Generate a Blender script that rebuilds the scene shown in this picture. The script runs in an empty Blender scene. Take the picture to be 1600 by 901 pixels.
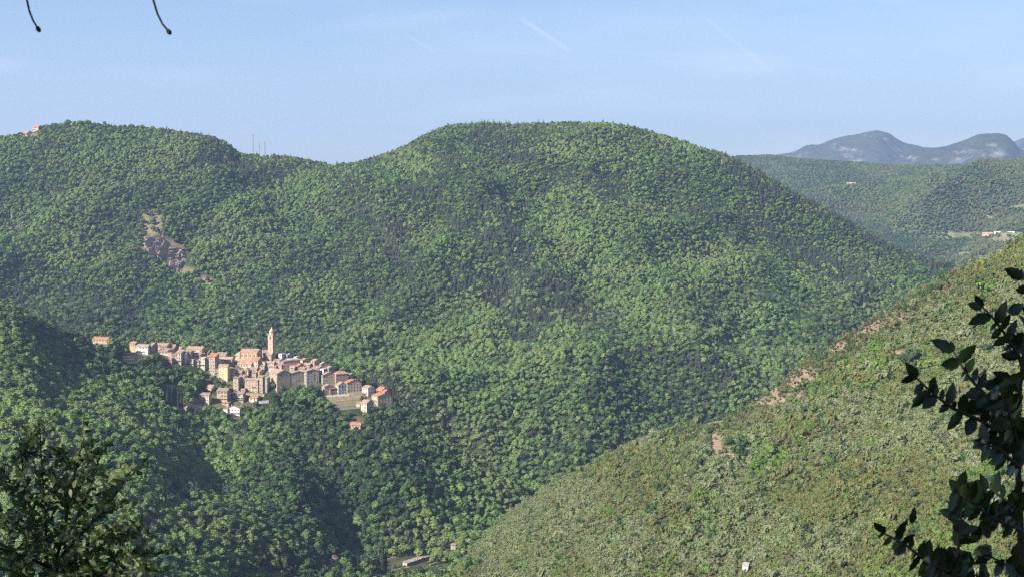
import bpy, math, random
import numpy as np
from mathutils import Vector
R = math.radians
rng = np.random.default_rng(7)
random.seed(7)
sc = bpy.context.scene
COL = sc.collection

# ------------------------------------------------------------------ camera
F = 2323.0                                  # focal length in photo pixels (1600 wide)
PITCH = math.atan(120.5 / F)
cam_d = bpy.data.cameras.new('camera')
cam_d.sensor_width = 36.0
cam_d.lens = 36.0 * F / 1600
cam_d.clip_start = 0.1
cam_d.clip_end = 60000
cam_d.dof.use_dof = True
cam_d.dof.focus_distance = 1200
cam_d.dof.aperture_fstop = cam_d.lens / 2.6
cam = bpy.data.objects.new('camera', cam_d)
COL.objects.link(cam)
cam.location = (0, 0, 0)
cam.rotation_euler = (math.pi / 2 - PITCH, 0, 0)
sc.camera = cam

# ------------------------------------------------------------------ light
SUN_EL = R(34)
SUN_AZ = math.atan2(-0.80, -0.60)          # clockwise from +Y: far left, a little behind the camera
to_sun = Vector((math.sin(SUN_AZ) * math.cos(SUN_EL), math.cos(SUN_AZ) * math.cos(SUN_EL), math.sin(SUN_EL)))
sun_d = bpy.data.lights.new('sun', 'SUN')
sun_d.energy = 5.0
sun_d.angle = R(0.5)
sun_d.color = (1.0, 0.93, 0.82)
sun = bpy.data.objects.new('sun', sun_d)
sun.rotation_euler = to_sun.to_track_quat('Z', 'Y').to_euler()
COL.objects.link(sun)

world = bpy.data.worlds.new('World')
sc.world = world
world.use_nodes = True
wn, wl = world.node_tree.nodes, world.node_tree.links
bg = wn['Background']
bg.inputs['Strength'].default_value = 0.062
sky = wn.new('ShaderNodeTexSky')
sky.sky_type = 'NISHITA'
sky.sun_disc = False
sky.sun_elevation = SUN_EL
sky.sun_rotation = SUN_AZ
sky.altitude = 600
sky.air_density = 1.0
sky.dust_density = 0.8
sky.ozone_density = 4.0
# very thin old vapour trails high in the sky
tc = wn.new('ShaderNodeTexCoord')
def vapour(rot, sx, sy, lo, hi):
    mp = wn.new('ShaderNodeMapping')
    mp.inputs['Rotation'].default_value = rot
    mp.inputs['Scale'].default_value = (sx, sy, sy)
    nz = wn.new('ShaderNodeTexNoise')
    nz.inputs['Scale'].default_value = 1.0
    nz.inputs['Detail'].default_value = 4
    rp = wn.new('ShaderNodeMapRange')
    rp.inputs['From Min'].default_value = lo
    rp.inputs['From Max'].default_value = hi
    wl.new(tc.outputs['Generated'], mp.inputs['Vector'])
    wl.new(mp.outputs[0], nz.inputs['Vector'])
    wl.new(nz.outputs['Fac'], rp.inputs['Value'])
    return rp.outputs[0]
a = vapour((0, R(-24), 0), 3, 24, 0.54, 0.80)
b = vapour((0, R(14), 0), 2, 14, 0.50, 0.85)
ad = wn.new('ShaderNodeMath'); ad.operation = 'ADD'
wl.new(a, ad.inputs[0]); wl.new(b, ad.inputs[1])
ml = wn.new('ShaderNodeMath'); ml.operation = 'MULTIPLY'; ml.inputs[1].default_value = 0.24
wl.new(ad.outputs[0], ml.inputs[0])
mx = wn.new('ShaderNodeMixRGB')
mx.inputs['Color2'].default_value = (9.5, 9.9, 10.6, 1)
wl.new(ml.outputs[0], mx.inputs['Fac'])
# thin straight contrails: bands along great circles of the sky
def sky_dir(px, py):
    u = (px-800)/F; v = (450.5-py)/F; c, s_ = math.cos(PITCH), math.sin(PITCH)
    return Vector((u, c+v*s_, v*c-s_)).normalized()
trail = None
for (ax_, ay_, bx_, by_, wid, amt) in ((800,20,905,90,.0026,.12),(1062,-4,1240,140,.0018,.06),(632,54,682,82,.0014,.06),(440,52,790,14,.008,.05),(690,68,920,84,.006,.04)):
    A_, B_ = sky_dir(ax_, ay_), sky_dir(bx_, by_)
    nrm_ = A_.cross(B_).normalized(); mid_ = (A_+B_).normalized(); al_ = (B_-A_).normalized(); half_ = (B_-A_).length/2
    def dotn(vec):
        d_ = wn.new('ShaderNodeVectorMath'); d_.operation = 'DOT_PRODUCT'; d_.inputs[1].default_value = vec
        wl.new(tc.outputs['Generated'], d_.inputs[0]); ab = wn.new('ShaderNodeMath'); ab.operation = 'ABSOLUTE'
        wl.new(d_.outputs['Value'], ab.inputs[0]); return ab.outputs[0]
    def fall(x_, lo, hi, top):
        r_ = wn.new('ShaderNodeMapRange'); r_.interpolation_type = 'SMOOTHSTEP'
        for k_, v_ in (('From Min', lo), ('From Max', hi), ('To Min', top), ('To Max', 0)): r_.inputs[k_].default_value = v_
        wl.new(x_, r_.inputs['Value']); return r_.outputs[0]
    m1_ = wn.new('ShaderNodeMath'); m1_.operation = 'MULTIPLY'
    wl.new(fall(dotn(nrm_), 0, wid, amt), m1_.inputs[0]); wl.new(fall(dotn(al_), half_*.35, half_, 1), m1_.inputs[1])
    if trail is None: trail = m1_.outputs[0]
    else:
        a_ = wn.new('ShaderNodeMath'); a_.operation = 'ADD'; wl.new(trail, a_.inputs[0]); wl.new(m1_.outputs[0], a_.inputs[1]); trail = a_.outputs[0]
a_ = wn.new('ShaderNodeMath'); a_.operation = 'ADD'; a_.use_clamp = True; wl.new(trail, a_.inputs[0]); wl.new(ml.outputs[0], a_.inputs[1])
wl.new(a_.outputs[0], mx.inputs['Fac'])
tint = wn.new('ShaderNodeMixRGB'); tint.blend_type = 'MULTIPLY'; tint.inputs['Fac'].default_value = 1
tint.inputs['Color2'].default_value = (1.03, .98, .97, 1)
wl.new(sky.outputs['Color'], tint.inputs['Color1'])
wl.new(tint.outputs['Color'], mx.inputs['Color1'])
wl.new(mx.outputs['Color'], bg.inputs['Color'])

sc.view_settings.view_transform = 'Standard'
sc.view_settings.look = 'None'
sc.view_settings.exposure = 1.36
sc.view_settings.gamma = 1.0
sc.view_settings.use_curve_mapping = False
cy = sc.cycles
cy.max_bounces = 4
cy.diffuse_bounces = 2
cy.glossy_bounces = 2
cy.transmission_bounces = 2
cy.volume_bounces = 0
cy.transparent_max_bounces = 4
cy.use_denoising = False
cy.use_adaptive_sampling = False
cy.pixel_filter_type = 'BLACKMAN_HARRIS'
cy.filter_width = 1.3
cy.sample_clamp_indirect = 4
HAZE = 6.4e-5

# ------------------------------------------------------------------ helpers
CP, SP = math.cos(PITCH), math.sin(PITCH)
def pt(px, py, D):
    """The point at depth D (world Y) seen at photo pixel (px, py)."""
    u = (px - 800) / F; v = (450.5 - py) / F
    yy = CP + v * SP
    return np.array([D * u / yy, D, D * (v * CP - SP) / yy])
def proj(X, Y, Z):
    d = Y * CP - Z * SP
    return 800 + F * X / d, 450.5 - F * (Z * CP + Y * SP) / d

def tag(o, label=None, cat=None, group=None, kind=None):
    if label: o['label'] = label
    if cat: o['category'] = cat
    if group: o['group'] = group
    if kind: o['kind'] = kind
    return o
def empty(name, loc=(0, 0, 0), rz=0.0):
    o = bpy.data.objects.new(name, None)
    o.location = loc; o.rotation_euler = (0, 0, rz)
    o.empty_display_size = 0.5
    COL.objects.link(o)
    return o
class MB:
    """Collects polygons, then links them as ONE mesh object."""
    def __init__(s): s.v = []; s.f = []; s.m = []; s.cur = 0
    def add(s, vs, fs):
        o = len(s.v); s.v += [tuple(p) for p in vs]
        for f in fs: s.f.append(tuple(i + o for i in f)); s.m.append(s.cur)
        return s
    def box(s, x0, y0, z0, x1, y1, z1):
        vs = [(x0,y0,z0),(x1,y0,z0),(x1,y1,z0),(x0,y1,z0),(x0,y0,z1),(x1,y0,z1),(x1,y1,z1),(x0,y1,z1)]
        return s.add(vs, [(3,2,1,0),(4,5,6,7),(0,1,5,4),(1,2,6,5),(2,3,7,6),(3,0,4,7)])
    def prism(s, poly, y0, y1):      # poly in xz, extruded along y
        n = len(poly)
        vs = [(x, y0, z) for x, z in poly] + [(x, y1, z) for x, z in poly]
        fs = [tuple(range(n)), tuple(range(2*n-1, n-1, -1))] + [(i, i+n, (i+1) % n + n, (i+1) % n) for i in range(n)]
        return s.add(vs, fs)
    def tube(s, pts, rads, n=6):
        P = [Vector(p) for p in pts]; rings = []; vs = []
        prev = None
        for i, p in enumerate(P):
            t = (P[min(i+1, len(P)-1)] - P[max(i-1, 0)]).normalized()
            a = t.orthogonal().normalized() if prev is None else (prev - t * prev.dot(t)).normalized()
            prev = a; b = t.cross(a)
            for k in range(n):
                an = 2*math.pi*k/n
                vs.append(p + (a*math.cos(an) + b*math.sin(an)) * rads[i])
        fs = []
        for i in range(len(P)-1):
            for k in range(n):
                fs.append((i*n+k, i*n+(k+1) % n, (i+1)*n+(k+1) % n, (i+1)*n+k))
        fs += [tuple(range(n-1, -1, -1)), tuple((len(P)-1)*n+k for k in range(n))]
        return s.add(vs, fs)
    def lathe(s, prof, n=12, c=(0, 0)):   # prof: (r, z)
        vs = []; fs = []
        for r, z in prof:
            for k in range(n):
                an = 2*math.pi*(k+.5)/n
                vs.append((c[0]+r*math.cos(an), c[1]+r*math.sin(an), z))
        for i in range(len(prof)-1):
            for k in range(n):
                fs.append((i*n+k, i*n+(k+1) % n, (i+1)*n+(k+1) % n, (i+1)*n+k))
        fs += [tuple(range(n-1, -1, -1)), tuple((len(prof)-1)*n+k for k in range(n))]
        return s.add(vs, fs)
    def mesh(s, name, mats, smooth=False):
        me = bpy.data.meshes.new(name)
        me.from_pydata(s.v, [], s.f)
        for m in (mats if isinstance(mats, (list, tuple)) else [mats]): me.materials.append(m)
        if any(s.m): me.polygons.foreach_set('material_index', s.m)
        if smooth: me.polygons.foreach_set('use_smooth', [True]*len(me.polygons))
        me.update()
        return me
    def build(s, name, mats, parent=None, smooth=False):
        return link(name, s.mesh(name, mats, smooth), parent)
def link(name, me, parent=None, loc=None):
    o = bpy.data.objects.new(name, me)
    COL.objects.link(o)
    if parent: o.parent = parent
    if loc is not None: o.location = loc
    return o

# numpy value noise
def _h(ix, iy, s):
    n = (ix * 374761393 + iy * 668265263 + s * 974634777) & 0xffffffff
    n = ((n ^ (n >> 13)) * 1274126177) & 0xffffffff
    return ((n ^ (n >> 16)) & 0xffff) / 65535.0
def vnoise(x, y, s=0):
    x = np.asarray(x, float); y = np.asarray(y, float)
    ix = np.floor(x).astype(np.int64); iy = np.floor(y).astype(np.int64)
    fx = x - ix; fy = y - iy
    fx = fx*fx*fx*(fx*(fx*6-15)+10); fy = fy*fy*fy*(fy*(fy*6-15)+10)
    a = _h(ix, iy, s); b = _h(ix+1, iy, s); c = _h(ix, iy+1, s); d = _h(ix+1, iy+1, s)
    return (a*(1-fx)+b*fx)*(1-fy) + (c*(1-fx)+d*fx)*fy
def fbm(x, y, s=0, o=4):
    t = 0; am = 1; tot = 0
    for i in range(o):
        t = t + am*(vnoise(x*2**i, y*2**i, s+i*17)*2-1); tot += am; am *= .5
    return t/tot
def ridged(x, y, s=0, o=3):
    t = 0; am = 1; tot = 0
    for i in range(o):
        t = t + am*(1-2*np.abs(vnoise(x*2**i, y*2**i, s+i*13)*2-1)); tot += am; am *= .5
    return t/tot
def pchip(x, y, q):
    x = np.asarray(x, float); y = np.asarray(y, float)
    h = np.diff(x); d = np.diff(y)/h
    m = np.zeros_like(y)
    for i in range(1, len(x)-1):
        if d[i-1]*d[i] > 0:
            w1 = 2*h[i]+h[i-1]; w2 = h[i]+2*h[i-1]
            m[i] = (w1+w2)/(w1/d[i-1]+w2/d[i])
    m[0] = d[0]; m[-1] = d[-1]
    q = np.clip(q, x[0], x[-1])
    k = np.clip(np.searchsorted(x, q)-1, 0, len(x)-2)
    t = (q-x[k])/h[k]
    return (2*t**3-3*t**2+1)*y[k]+(t**3-2*t**2+t)*h[k]*m[k]+(-2*t**3+3*t**2)*y[k+1]+(t**3-t**2)*h[k]*m[k+1]

# ------------------------------------------------------------------ materials
def new_mat(name):
    m = bpy.data.materials.new(name); m.use_nodes = True
    n, l = m.node_tree.nodes, m.node_tree.links
    return m, n, l, n['Principled BSDF']
def noise(n, l, scale, detail=4, coord='Object', vec=None, rough=.6):
    z = n.new('ShaderNodeTexNoise'); z.inputs['Scale'].default_value = scale
    z.inputs['Detail'].default_value = detail; z.inputs['Roughness'].default_value = rough
    if vec is None:
        if coord == 'World':
            g = n.new('ShaderNodeNewGeometry'); vec = g.outputs['Position']
        else:
            g = n.new('ShaderNodeTexCoord'); vec = g.outputs[coord]
    l.new(vec, z.inputs['Vector'])
    return z.outputs['Fac']
def ramp(n, l, fac, stops):
    r = n.new('ShaderNodeValToRGB')
    e = r.color_ramp.elements
    while len(e) < len(stops): e.new(.5)
    for x, (p, c) in zip(e, stops): x.position = p; x.color = (*c, 1)
    l.new(fac, r.inputs['Fac'])
    return r.outputs['Color']
def mix(n, l, fac, a, b, mode='MIX'):
    x = n.new('ShaderNodeMixRGB'); x.blend_type = mode
    for v, k in ((fac, 'Fac'), (a, 'Color1'), (b, 'Color2')):
        if isinstance(v, (int, float)): x.inputs[k].default_value = v
        elif isinstance(v, tuple): x.inputs[k].default_value = (*v, 1)
        else: l.new(v, x.inputs[k])
    return x.outputs['Color']
def foliage_mat(name, c1, c2, c3, patch=0.012, transl=.25, spec=.15, rough=.6):
    """Each plant its own colour between c1 and c2, drifting to c3 in patches across the land."""
    m, n, l, b = new_mat(name)
    oi = n.new('ShaderNodeObjectInfo')
    base = mix(n, l, oi.outputs['Random'], c1, c2)
    pn = noise(n, l, patch, 3, 'World')
    mr = n.new('ShaderNodeMapRange'); mr.inputs['From Min'].default_value = .42; mr.inputs['From Max'].default_value = .62
    l.new(pn, mr.inputs['Value'])
    base = mix(n, l, mr.outputs[0], base, mix(n, l, .6, base, c3))
    fine = noise(n, l, .9, 2, 'World')
    base = mix(n, l, 1.0, base, ramp(n, l, fine, [(.3, (.72,.72,.72)), (.7, (1.25,1.25,1.2))]), 'MULTIPLY')
    l.new(base, b.inputs['Base Color'])
    b.inputs['Roughness'].default_value = rough
    b.inputs['Specular IOR Level'].default_value = spec
    if transl:
        tr = n.new('ShaderNodeBsdfTranslucent'); l.new(base, tr.inputs['Color'])
        ms = n.new('ShaderNodeMixShader'); ms.inputs[0].default_value = transl
        l.new(b.outputs[0], ms.inputs[1]); l.new(tr.outputs[0], ms.inputs[2])
        l.new(ms.outputs[0], n['Material Output'].inputs['Surface'])
    return m
M = {}
M['leaf_mid'] = foliage_mat('leaf_mid', (.072,.138,.036), (.125,.210,.052), (.145,.18,.058))
M['leaf_pale'] = foliage_mat('leaf_pale', (.13,.215,.056), (.20,.295,.08), (.20,.23,.09))
M['leaf_dark'] = foliage_mat('leaf_dark', (.032,.068,.026), (.055,.10,.038), (.06,.085,.038))
M['leaf_pine'] = foliage_mat('leaf_pine', (.046,.078,.048), (.078,.108,.068), (.08,.092,.064))
M['leaf_bare'] = foliage_mat('leaf_bare', (.13,.12,.09), (.17,.14,.11), (.12,.13,.09), transl=0)
M['leaf_olive'] = foliage_mat('leaf_olive', (.135,.16,.078), (.20,.22,.118), (.15,.19,.07), patch=.02)
M['leaf_maquis'] = foliage_mat('leaf_maquis', (.095,.115,.035), (.15,.16,.052), (.14,.13,.055), patch=.02)
M['leaf_maquis_green'] = foliage_mat('leaf_maquis_green', (.070,.130,.028), (.125,.19,.042), (.12,.16,.04), patch=.02)
M['leaf_brown'] = foliage_mat('leaf_brown', (.085,.078,.045), (.118,.104,.058), (.11,.11,.05), patch=.02)
M['leaf_cypress'] = foliage_mat('leaf_cypress', (.018,.036,.020), (.026,.046,.024), (.026,.046,.024), transl=.1)
def bark_mat(name, c):
    m, n, l, b = new_mat(name)
    l.new(ramp(n, l, noise(n, l, 9, 6), [(.3, tuple(x*.6 for x in c)), (.7, c)]), b.inputs['Base Color'])
    b.inputs['Roughness'].default_value = .9
    return m
M['bark'] = bark_mat('bark', (.16,.13,.10))
M['bark_dark'] = bark_mat('bark_dark', (.035,.03,.025))

def terrain_mat(name, g1, g2, soil, soil2, sc_=.02):
    m, n, l, b = new_mat(name)
    at = n.new('ShaderNodeAttribute'); at.attribute_name = 'bare'
    gcol = ramp(n, l, noise(n, l, sc_*4, 8, 'World', rough=.7), [(.35, g1), (.65, g2)])
    scol = ramp(n, l, noise(n, l, .25, 8, 'World', rough=.75), [(.35, soil), (.65, soil2)])
    fac = n.new('ShaderNodeMath'); fac.operation = 'ADD'; fac.use_clamp = True
    nn = n.new('ShaderNodeMapRange'); nn.inputs['To Min'].default_value = -.35; nn.inputs['To Max'].default_value = .35
    l.new(noise(n, l, .12, 6, 'World'), nn.inputs['Value'])
    nn.inputs['From Min'].default_value = .3; nn.inputs['From Max'].default_value = .7
    mu = n.new('ShaderNodeMath'); mu.operation = 'MULTIPLY'
    l.new(nn.outputs[0], mu.inputs[0]); l.new(at.outputs['Fac'], mu.inputs[1])
    l.new(at.outputs['Fac'], fac.inputs[0]); l.new(mu.outputs[0], fac.inputs[1])
    l.new(mix(n, l, fac.outputs[0], gcol, scol), b.inputs['Base Color'])
    b.inputs['Roughness'].default_value = .95; b.inputs['Specular IOR Level'].default_value = .05
    bp = n.new('ShaderNodeBump'); bp.inputs['Distance'].default_value = 1.2; bp.inputs['Strength'].default_value = .8
    l.new(noise(n, l, .35, 6, 'World', rough=.7), bp.inputs['Height']); l.new(bp.outputs[0], b.inputs['Normal'])
    return m
M['t_forest'] = terrain_mat('forest_floor', (.020,.034,.014), (.045,.056,.022), (.15,.13,.07), (.28,.22,.14))
M['t_scrub'] = terrain_mat('scrub_floor', (.035,.042,.018), (.075,.075,.035), (.17,.13,.09), (.31,.225,.165))
M['t_far'] = terrain_mat('far_wooded_land', (.045,.065,.028), (.085,.105,.045), (.17,.19,.10), (.29,.27,.18), .006)

# ------------------------------------------------------------------ terrain masses
class Mass:
    """A hill as a height field over (s = X/Y, Y), smooth through contour curves given near to far."""
    def __init__(self, curves, pxr, Yr, ns, nY, amp, scale, seed, skew=0.0, crest=None, crest_amp=.3):
        k = lambda px: (px-800)/F
        self.s = np.linspace(k(pxr[0]), k(pxr[1]), ns)
        self.Y = np.linspace(Yr[0], Yr[1], nY)
        cs = []
        for c in curves:
            P = np.array([pt(*p) if len(p) == 3 else (p[0]*0+(p[0]-800)/F*p[2], p[2], p[3]) for p in c])
            s_ = P[:, 0]/P[:, 1]; o = np.argsort(s_); s_ = s_[o]; P = P[o]
            cs.append((pchip(s_, P[:, 1], self.s), pchip(s_, P[:, 2], self.s)))
        Z = np.zeros((ns, nY))
        for i in range(ns):
            ys = np.array([c[0][i] for c in cs]); zs = np.array([c[1][i] for c in cs])
            for j in range(1, len(ys)):
                if ys[j] < ys[j-1]+4: ys[j] = ys[j-1]+4
            z = pchip(ys, zs, self.Y)
            lo = self.Y < ys[0]; z[lo] = zs[0] - (ys[0]-self.Y[lo])*.45
            hi = self.Y > ys[-1]; z[hi] = zs[-1] - (self.Y[hi]-ys[-1])*.5
            Z[i] = z
        S, YY = np.meshgrid(self.s, self.Y, indexing='ij')
        X = S*YY
        # spurs and gullies running down the slope, softer along the crest
        cY = cs[crest][0] if crest is not None else cs[-1][0]
        self.cY = cY
        w = np.clip(np.abs(YY-cY[:, None])/(scale*1.5), crest_amp, 1)
        Xr = X + skew*YY
        n1 = ridged(Xr/scale, YY/(scale*2.6), seed) + .5*fbm(X/(scale*.35), YY/(scale*.5), seed+5)
        Z += amp*w*(n1-n1.mean())
        self.Z = Z; self.X = X; self.YY = YY
        self.bare = np.zeros_like(Z)
    def z(self, X, Y):
        X = np.asarray(X, float); Y = np.asarray(Y, float)
        s = X/Y
        a = (s-self.s[0])/(self.s[1]-self.s[0]); b = (Y-self.Y[0])/(self.Y[1]-self.Y[0])
        ok = (a >= 0) & (a < len(self.s)-1.001) & (b >= 0) & (b < len(self.Y)-1.001)
        a = np.clip(a, 0, len(self.s)-1.001); b = np.clip(b, 0, len(self.Y)-1.001)
        i = a.astype(int); j = b.astype(int); fa = a-i; fb = b-j
        Z = self.Z
        r = (Z[i, j]*(1-fa)+Z[i+1, j]*fa)*(1-fb)+(Z[i, j+1]*(1-fa)+Z[i+1, j+1]*fa)*fb
        return np.where(ok, r, -9999.0)
    def hit(self, px, py):
        """First surface point on the ray through a pixel, else None."""
        u = pt(px, py, 1.0)
        Y = np.arange(self.Y[0], self.Y[-1], 1.0)
        zz = self.z(u[0]*Y, Y)
        k = np.nonzero(zz > u[2]*Y)[0]
        return None if len(k) == 0 else np.array([u[0]*Y[k[0]], Y[k[0]], zz[k[0]]])
    def bump(self, line, h, w, sharp=1.0):
        """Raise (or cut) along a ground line of (px, py) points."""
        P = [self.hit(*p) for p in line]; P = [p for p in P if p is not None]
        best = np.full(self.Z.shape, 1e9)
        for a, b in zip(P[:-1], P[1:]):
            d = b[:2]-a[:2]; L = d@d+1e-6
            t = np.clip(((self.X-a[0])*d[0]+(self.YY-a[1])*d[1])/L, 0, 1)
            best = np.minimum(best, np.hypot(self.X-a[0]-t*d[0], self.YY-a[1]-t*d[1]))
        q = np.clip(1-best/w, 0, 1)
        tp = np.clip((self.cY[:, None]-self.YY-60)/260, 0, 1)
        self.Z += tp*h*(q**sharp)*(1 if sharp < 1.5 else 1)*(3-2*q if sharp >= 2 else 1)
    def mesh(self, name, mat):
        ns, nY = self.Z.shape
        v = np.stack([self.X, self.YY, self.Z], -1).reshape(-1, 3)
        i, j = np.meshgrid(np.arange(ns-1), np.arange(nY-1), indexing='ij')
        a = (i*nY+j).ravel()
        f = np.stack([a, a+nY, a+nY+1, a+1], -1)
        me = bpy.data.meshes.new(name)
        me.vertices.add(len(v)); me.vertices.foreach_set('co', v.ravel())
        me.loops.add(f.size); me.loops.foreach_set('vertex_index', f.ravel().astype(np.int32))
        me.polygons.add(len(f)); me.polygons.foreach_set('loop_start', np.arange(0, f.size, 4, dtype=np.int32))
        me.polygons.foreach_set('use_smooth', np.ones(len(f), bool))
        me.update(calc_edges=True)
        at = me.attributes.new('bare', 'FLOAT', 'POINT'); at.data.foreach_set('value', self.bare.ravel())
        me.materials.append(mat)
        return tag(link(name, me), kind='structure')
    def paint(self, spots):
        """Bare-ground spots: (px, py, rx, ry, strength) where the ground itself is bare."""
        PX, PY = proj(self.X, self.YY, self.Z)
        for cx, cy_, rx, ry, st in spots:
            d = ((PX-cx)/rx)**2+((PY-cy_)/ry)**2 + .7*fbm(self.X/22, self.YY/22, 91)
            self.bare = np.maximum(self.bare, st*np.clip(1.6-1.2*d, 0, 1))
    def bare_at(self, X, Y):
        a = np.clip((X/Y-self.s[0])/(self.s[1]-self.s[0]), 0, len(self.s)-1.001).astype(int)
        b = np.clip((Y-self.Y[0])/(self.Y[1]-self.Y[0]), 0, len(self.Y)-1.001).astype(int)
        return self.bare[a, b]

def shift(curve, dY, dz):      # a curve of world heights behind / before another
    out = []
    for p in curve:
        P = pt(*p)
        out.append((800+F*P[0]/P[1], 0, P[1]+dY, P[2]+dz))
    return out

# main hill
crest1 = [(-300,262,2450),(-120,232,2450),(0,220,2480),(40,214,2490),(62,204,2500),(110,199,2500),(200,205,2520),(300,215,2560),(328,220,2575),(352,230,2600),(372,245,2610),(390,248,2620),(430,249,2640),(500,262,2700),(524,268,2720),
          (550,262,2710),(600,248,2690),(640,231,2660),(675,214,2650),(702,203,2640),(760,198,2620),(850,200,2600),(930,199,2590),(1000,208,2580),(1080,228,2570),(1140,246,2550),
          (1180,268,2530),(1230,296,2500),(1300,334,2470),(1380,381,2430),(1440,406,2400),(1495,421,2380),(1560,455,2360),(1900,640,2300)]
def row(y, D, pts): return [(px, y+dy, D+dD) for px, dy, dD in pts]
M1 = Mass([
    [(-300,0,1350,-340),(1900,0,1350,-345)],
    row(760, 1500, [(-300,0,0),(400,0,0),(900,40,20),(1300,30,60),(1900,60,60)]),
    row(620, 1710, [(-300,0,0),(400,0,0),(900,0,0),(1200,10,40),(1900,100,40)]),
    row(480, 1980, [(-300,-20,-20),(0,-20,-20),(300,0,0),(560,0,20),(900,0,0),(1200,10,60),(1500,50,120),(1900,170,150)]),
    row(350, 2260, [(-300,10,-30),(0,-10,-20),(300,0,0),(540,0,40),(800,-10,0),(1000,0,0),(1200,25,60),(1320,50,90),(1500,95,60),(1900,260,0)]),
    crest1, shift(crest1, 160, -60), shift(crest1, 500, -260)],
    (-330, 1930), (1300, 3150), 640, 420, 30, 190, 11, skew=-.35, crest=5, crest_amp=.18)
M1.bump([(535,285),(570,330),(605,380),(640,430),(690,480)], 52, 85, 1.3)
M1.bump([(560,300),(600,345),(640,400),(680,445)], -32, 55)
M1.bump([(690,290),(760,370),(800,440),(835,515),(880,590)], 48, 90, 1.3)
M1.bump([(790,400),(830,470),(870,540)], -36, 60)
M1.bump([(860,220),(930,330),(1000,430),(1060,520),(1100,600)], 44, 120, 1.3)
M1.bump([(1060,300),(1150,420),(1200,520)], 36, 110, 1.3)
M1.bump([(300,230),(340,330),(400,420),(470,500)], 36, 110, 1.3)
M1.bump([(110,215),(150,300),(230,370)], 32, 100, 1.3)
M1.bump([(640,620),(720,680),(790,740),(835,790)], 34, 80, 1.3)
M1.bump([(700,640),(780,700),(850,760)], -36, 50)
# village spur and the slopes below it
crest2 = [(-300,430,1330),(-100,462,1335),(0,480,1340),(60,508,1370),(110,528,1395),(145,541,1400),(200,550,1420),(280,551,1440),(340,559,1455),(420,558,1470),(460,563,1470),(500,573,1465),
          (540,588,1455),(580,606,1445),(610,627,1440),(660,662,1430),(700,692,1420),(760,738,1400),(815,778,1385),(850,815,1370),(900,870,1350),(1000,960,1340),(1200,1100,1300)]
M2 = Mass([
    [(-300,0,560,-345),(200,0,640,-345),(500,0,850,-345),(1200,0,900,-345)],
    [(-300,901,800),(0,901,850),(200,901,900),(330,901,960),(450,905,1060),(560,903,1110),(700,900,1130),(850,940,1150),(1200,1100,1150)],
    [(-300,760,950),(0,760,1000),(200,790,1010),(330,800,1130),(450,800,1180),(560,868,1190),(700,868,1200),(850,900,1210),(1200,1080,1200)],
    [(-300,600,1130),(0,610,1150),(120,650,1180),(240,680,1240),(330,655,1375),(400,652,1385),(480,665,1370),(560,690,1340),(640,760,1290),(720,820,1290),(850,860,1290),(1200,1090,1250)],
    [(-300,510,1240),(0,530,1250),(120,575,1330),(240,600,1380),(330,610,1410),(400,608,1420),(480,615,1415),(560,640,1400),(640,690,1370),(720,755,1350),(850,840,1330),(1200,1095,1275)],
    crest2, shift(crest2, 40, -14), shift(crest2, 170, -100), shift(crest2, 400, -230)],
    (-330, 1150), (560, 2000), 480, 480, 9, 120, 41, skew=.5, crest=5, crest_amp=.12)
M2.bump([(-60,690),(60,700),(150,710),(230,745),(300,795),(370,850),(430,900)], 20, 70, 1.3)
M2.bump([(270,740),(340,800),(400,850),(450,895)], -14, 50)
M2.bump([(330,700),(420,740),(500,790),(560,840)], 14, 60, 1.3)
M2.bump([(90,560),(140,610),(180,660),(220,700)], 14, 60, 1.3)
# right-hand slope
crest3 = [(450,1080,1200),(600,985,1190),(720,884,1170),(800,806,1130),(860,766,1100),(900,745,1080),(960,711,1050),(1000,693,1040),(1060,672,1030),(1110,661,1020),(1150,652,1010),(1200,615,1000),
          (1250,574,990),(1300,539,980),(1400,482,960),(1490,432,940),(1560,398,925),(1600,379,915),(1750,310,890),(1950,220,870)]
M3 = Mass([
    [(450,0,500,-345),(1000,0,420,-345),(1300,0,330,-345),(1950,0,250,-345)],
    [(450,1100,1050),(720,901,1085),(850,901,960),(1000,901,830),(1300,901,700),(1600,901,570),(1950,901,540)],
    [(450,1095,1110),(720,893,1130),(850,830,1010),(1000,800,900),(1300,745,790),(1600,700,680),(1950,660,640)],
    [(450,1090,1150),(720,888,1150),(850,790,1060),(1000,735,970),(1300,630,890),(1600,530,800),(1950,430,760)],
    crest3, shift(crest3, 50, -16), shift(crest3, 160, -100), shift(crest3, 420, -300)],
    (450, 1950), (240, 1600), 520, 520, 7, 90, 71, skew=-.5, crest=4, crest_amp=.15)
M3.bump([(1330,560),(1270,620),(1190,650),(1090,690),(1000,740),(900,800)], 12, 45, 1.3)
M3.bump([(1180,650),(1200,700),(1190,760),(1150,830)], -18, 45)
M3.bump([(1400,520),(1380,600),(1330,680),(1280,740)], -18, 45)
M3.bump([(1300,600),(1240,680),(1180,720)], 16, 50, 1.3)
M3.bump([(1120,680),(1080,760),(1010,840),(960,890)], 16, 45, 1.3)
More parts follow.
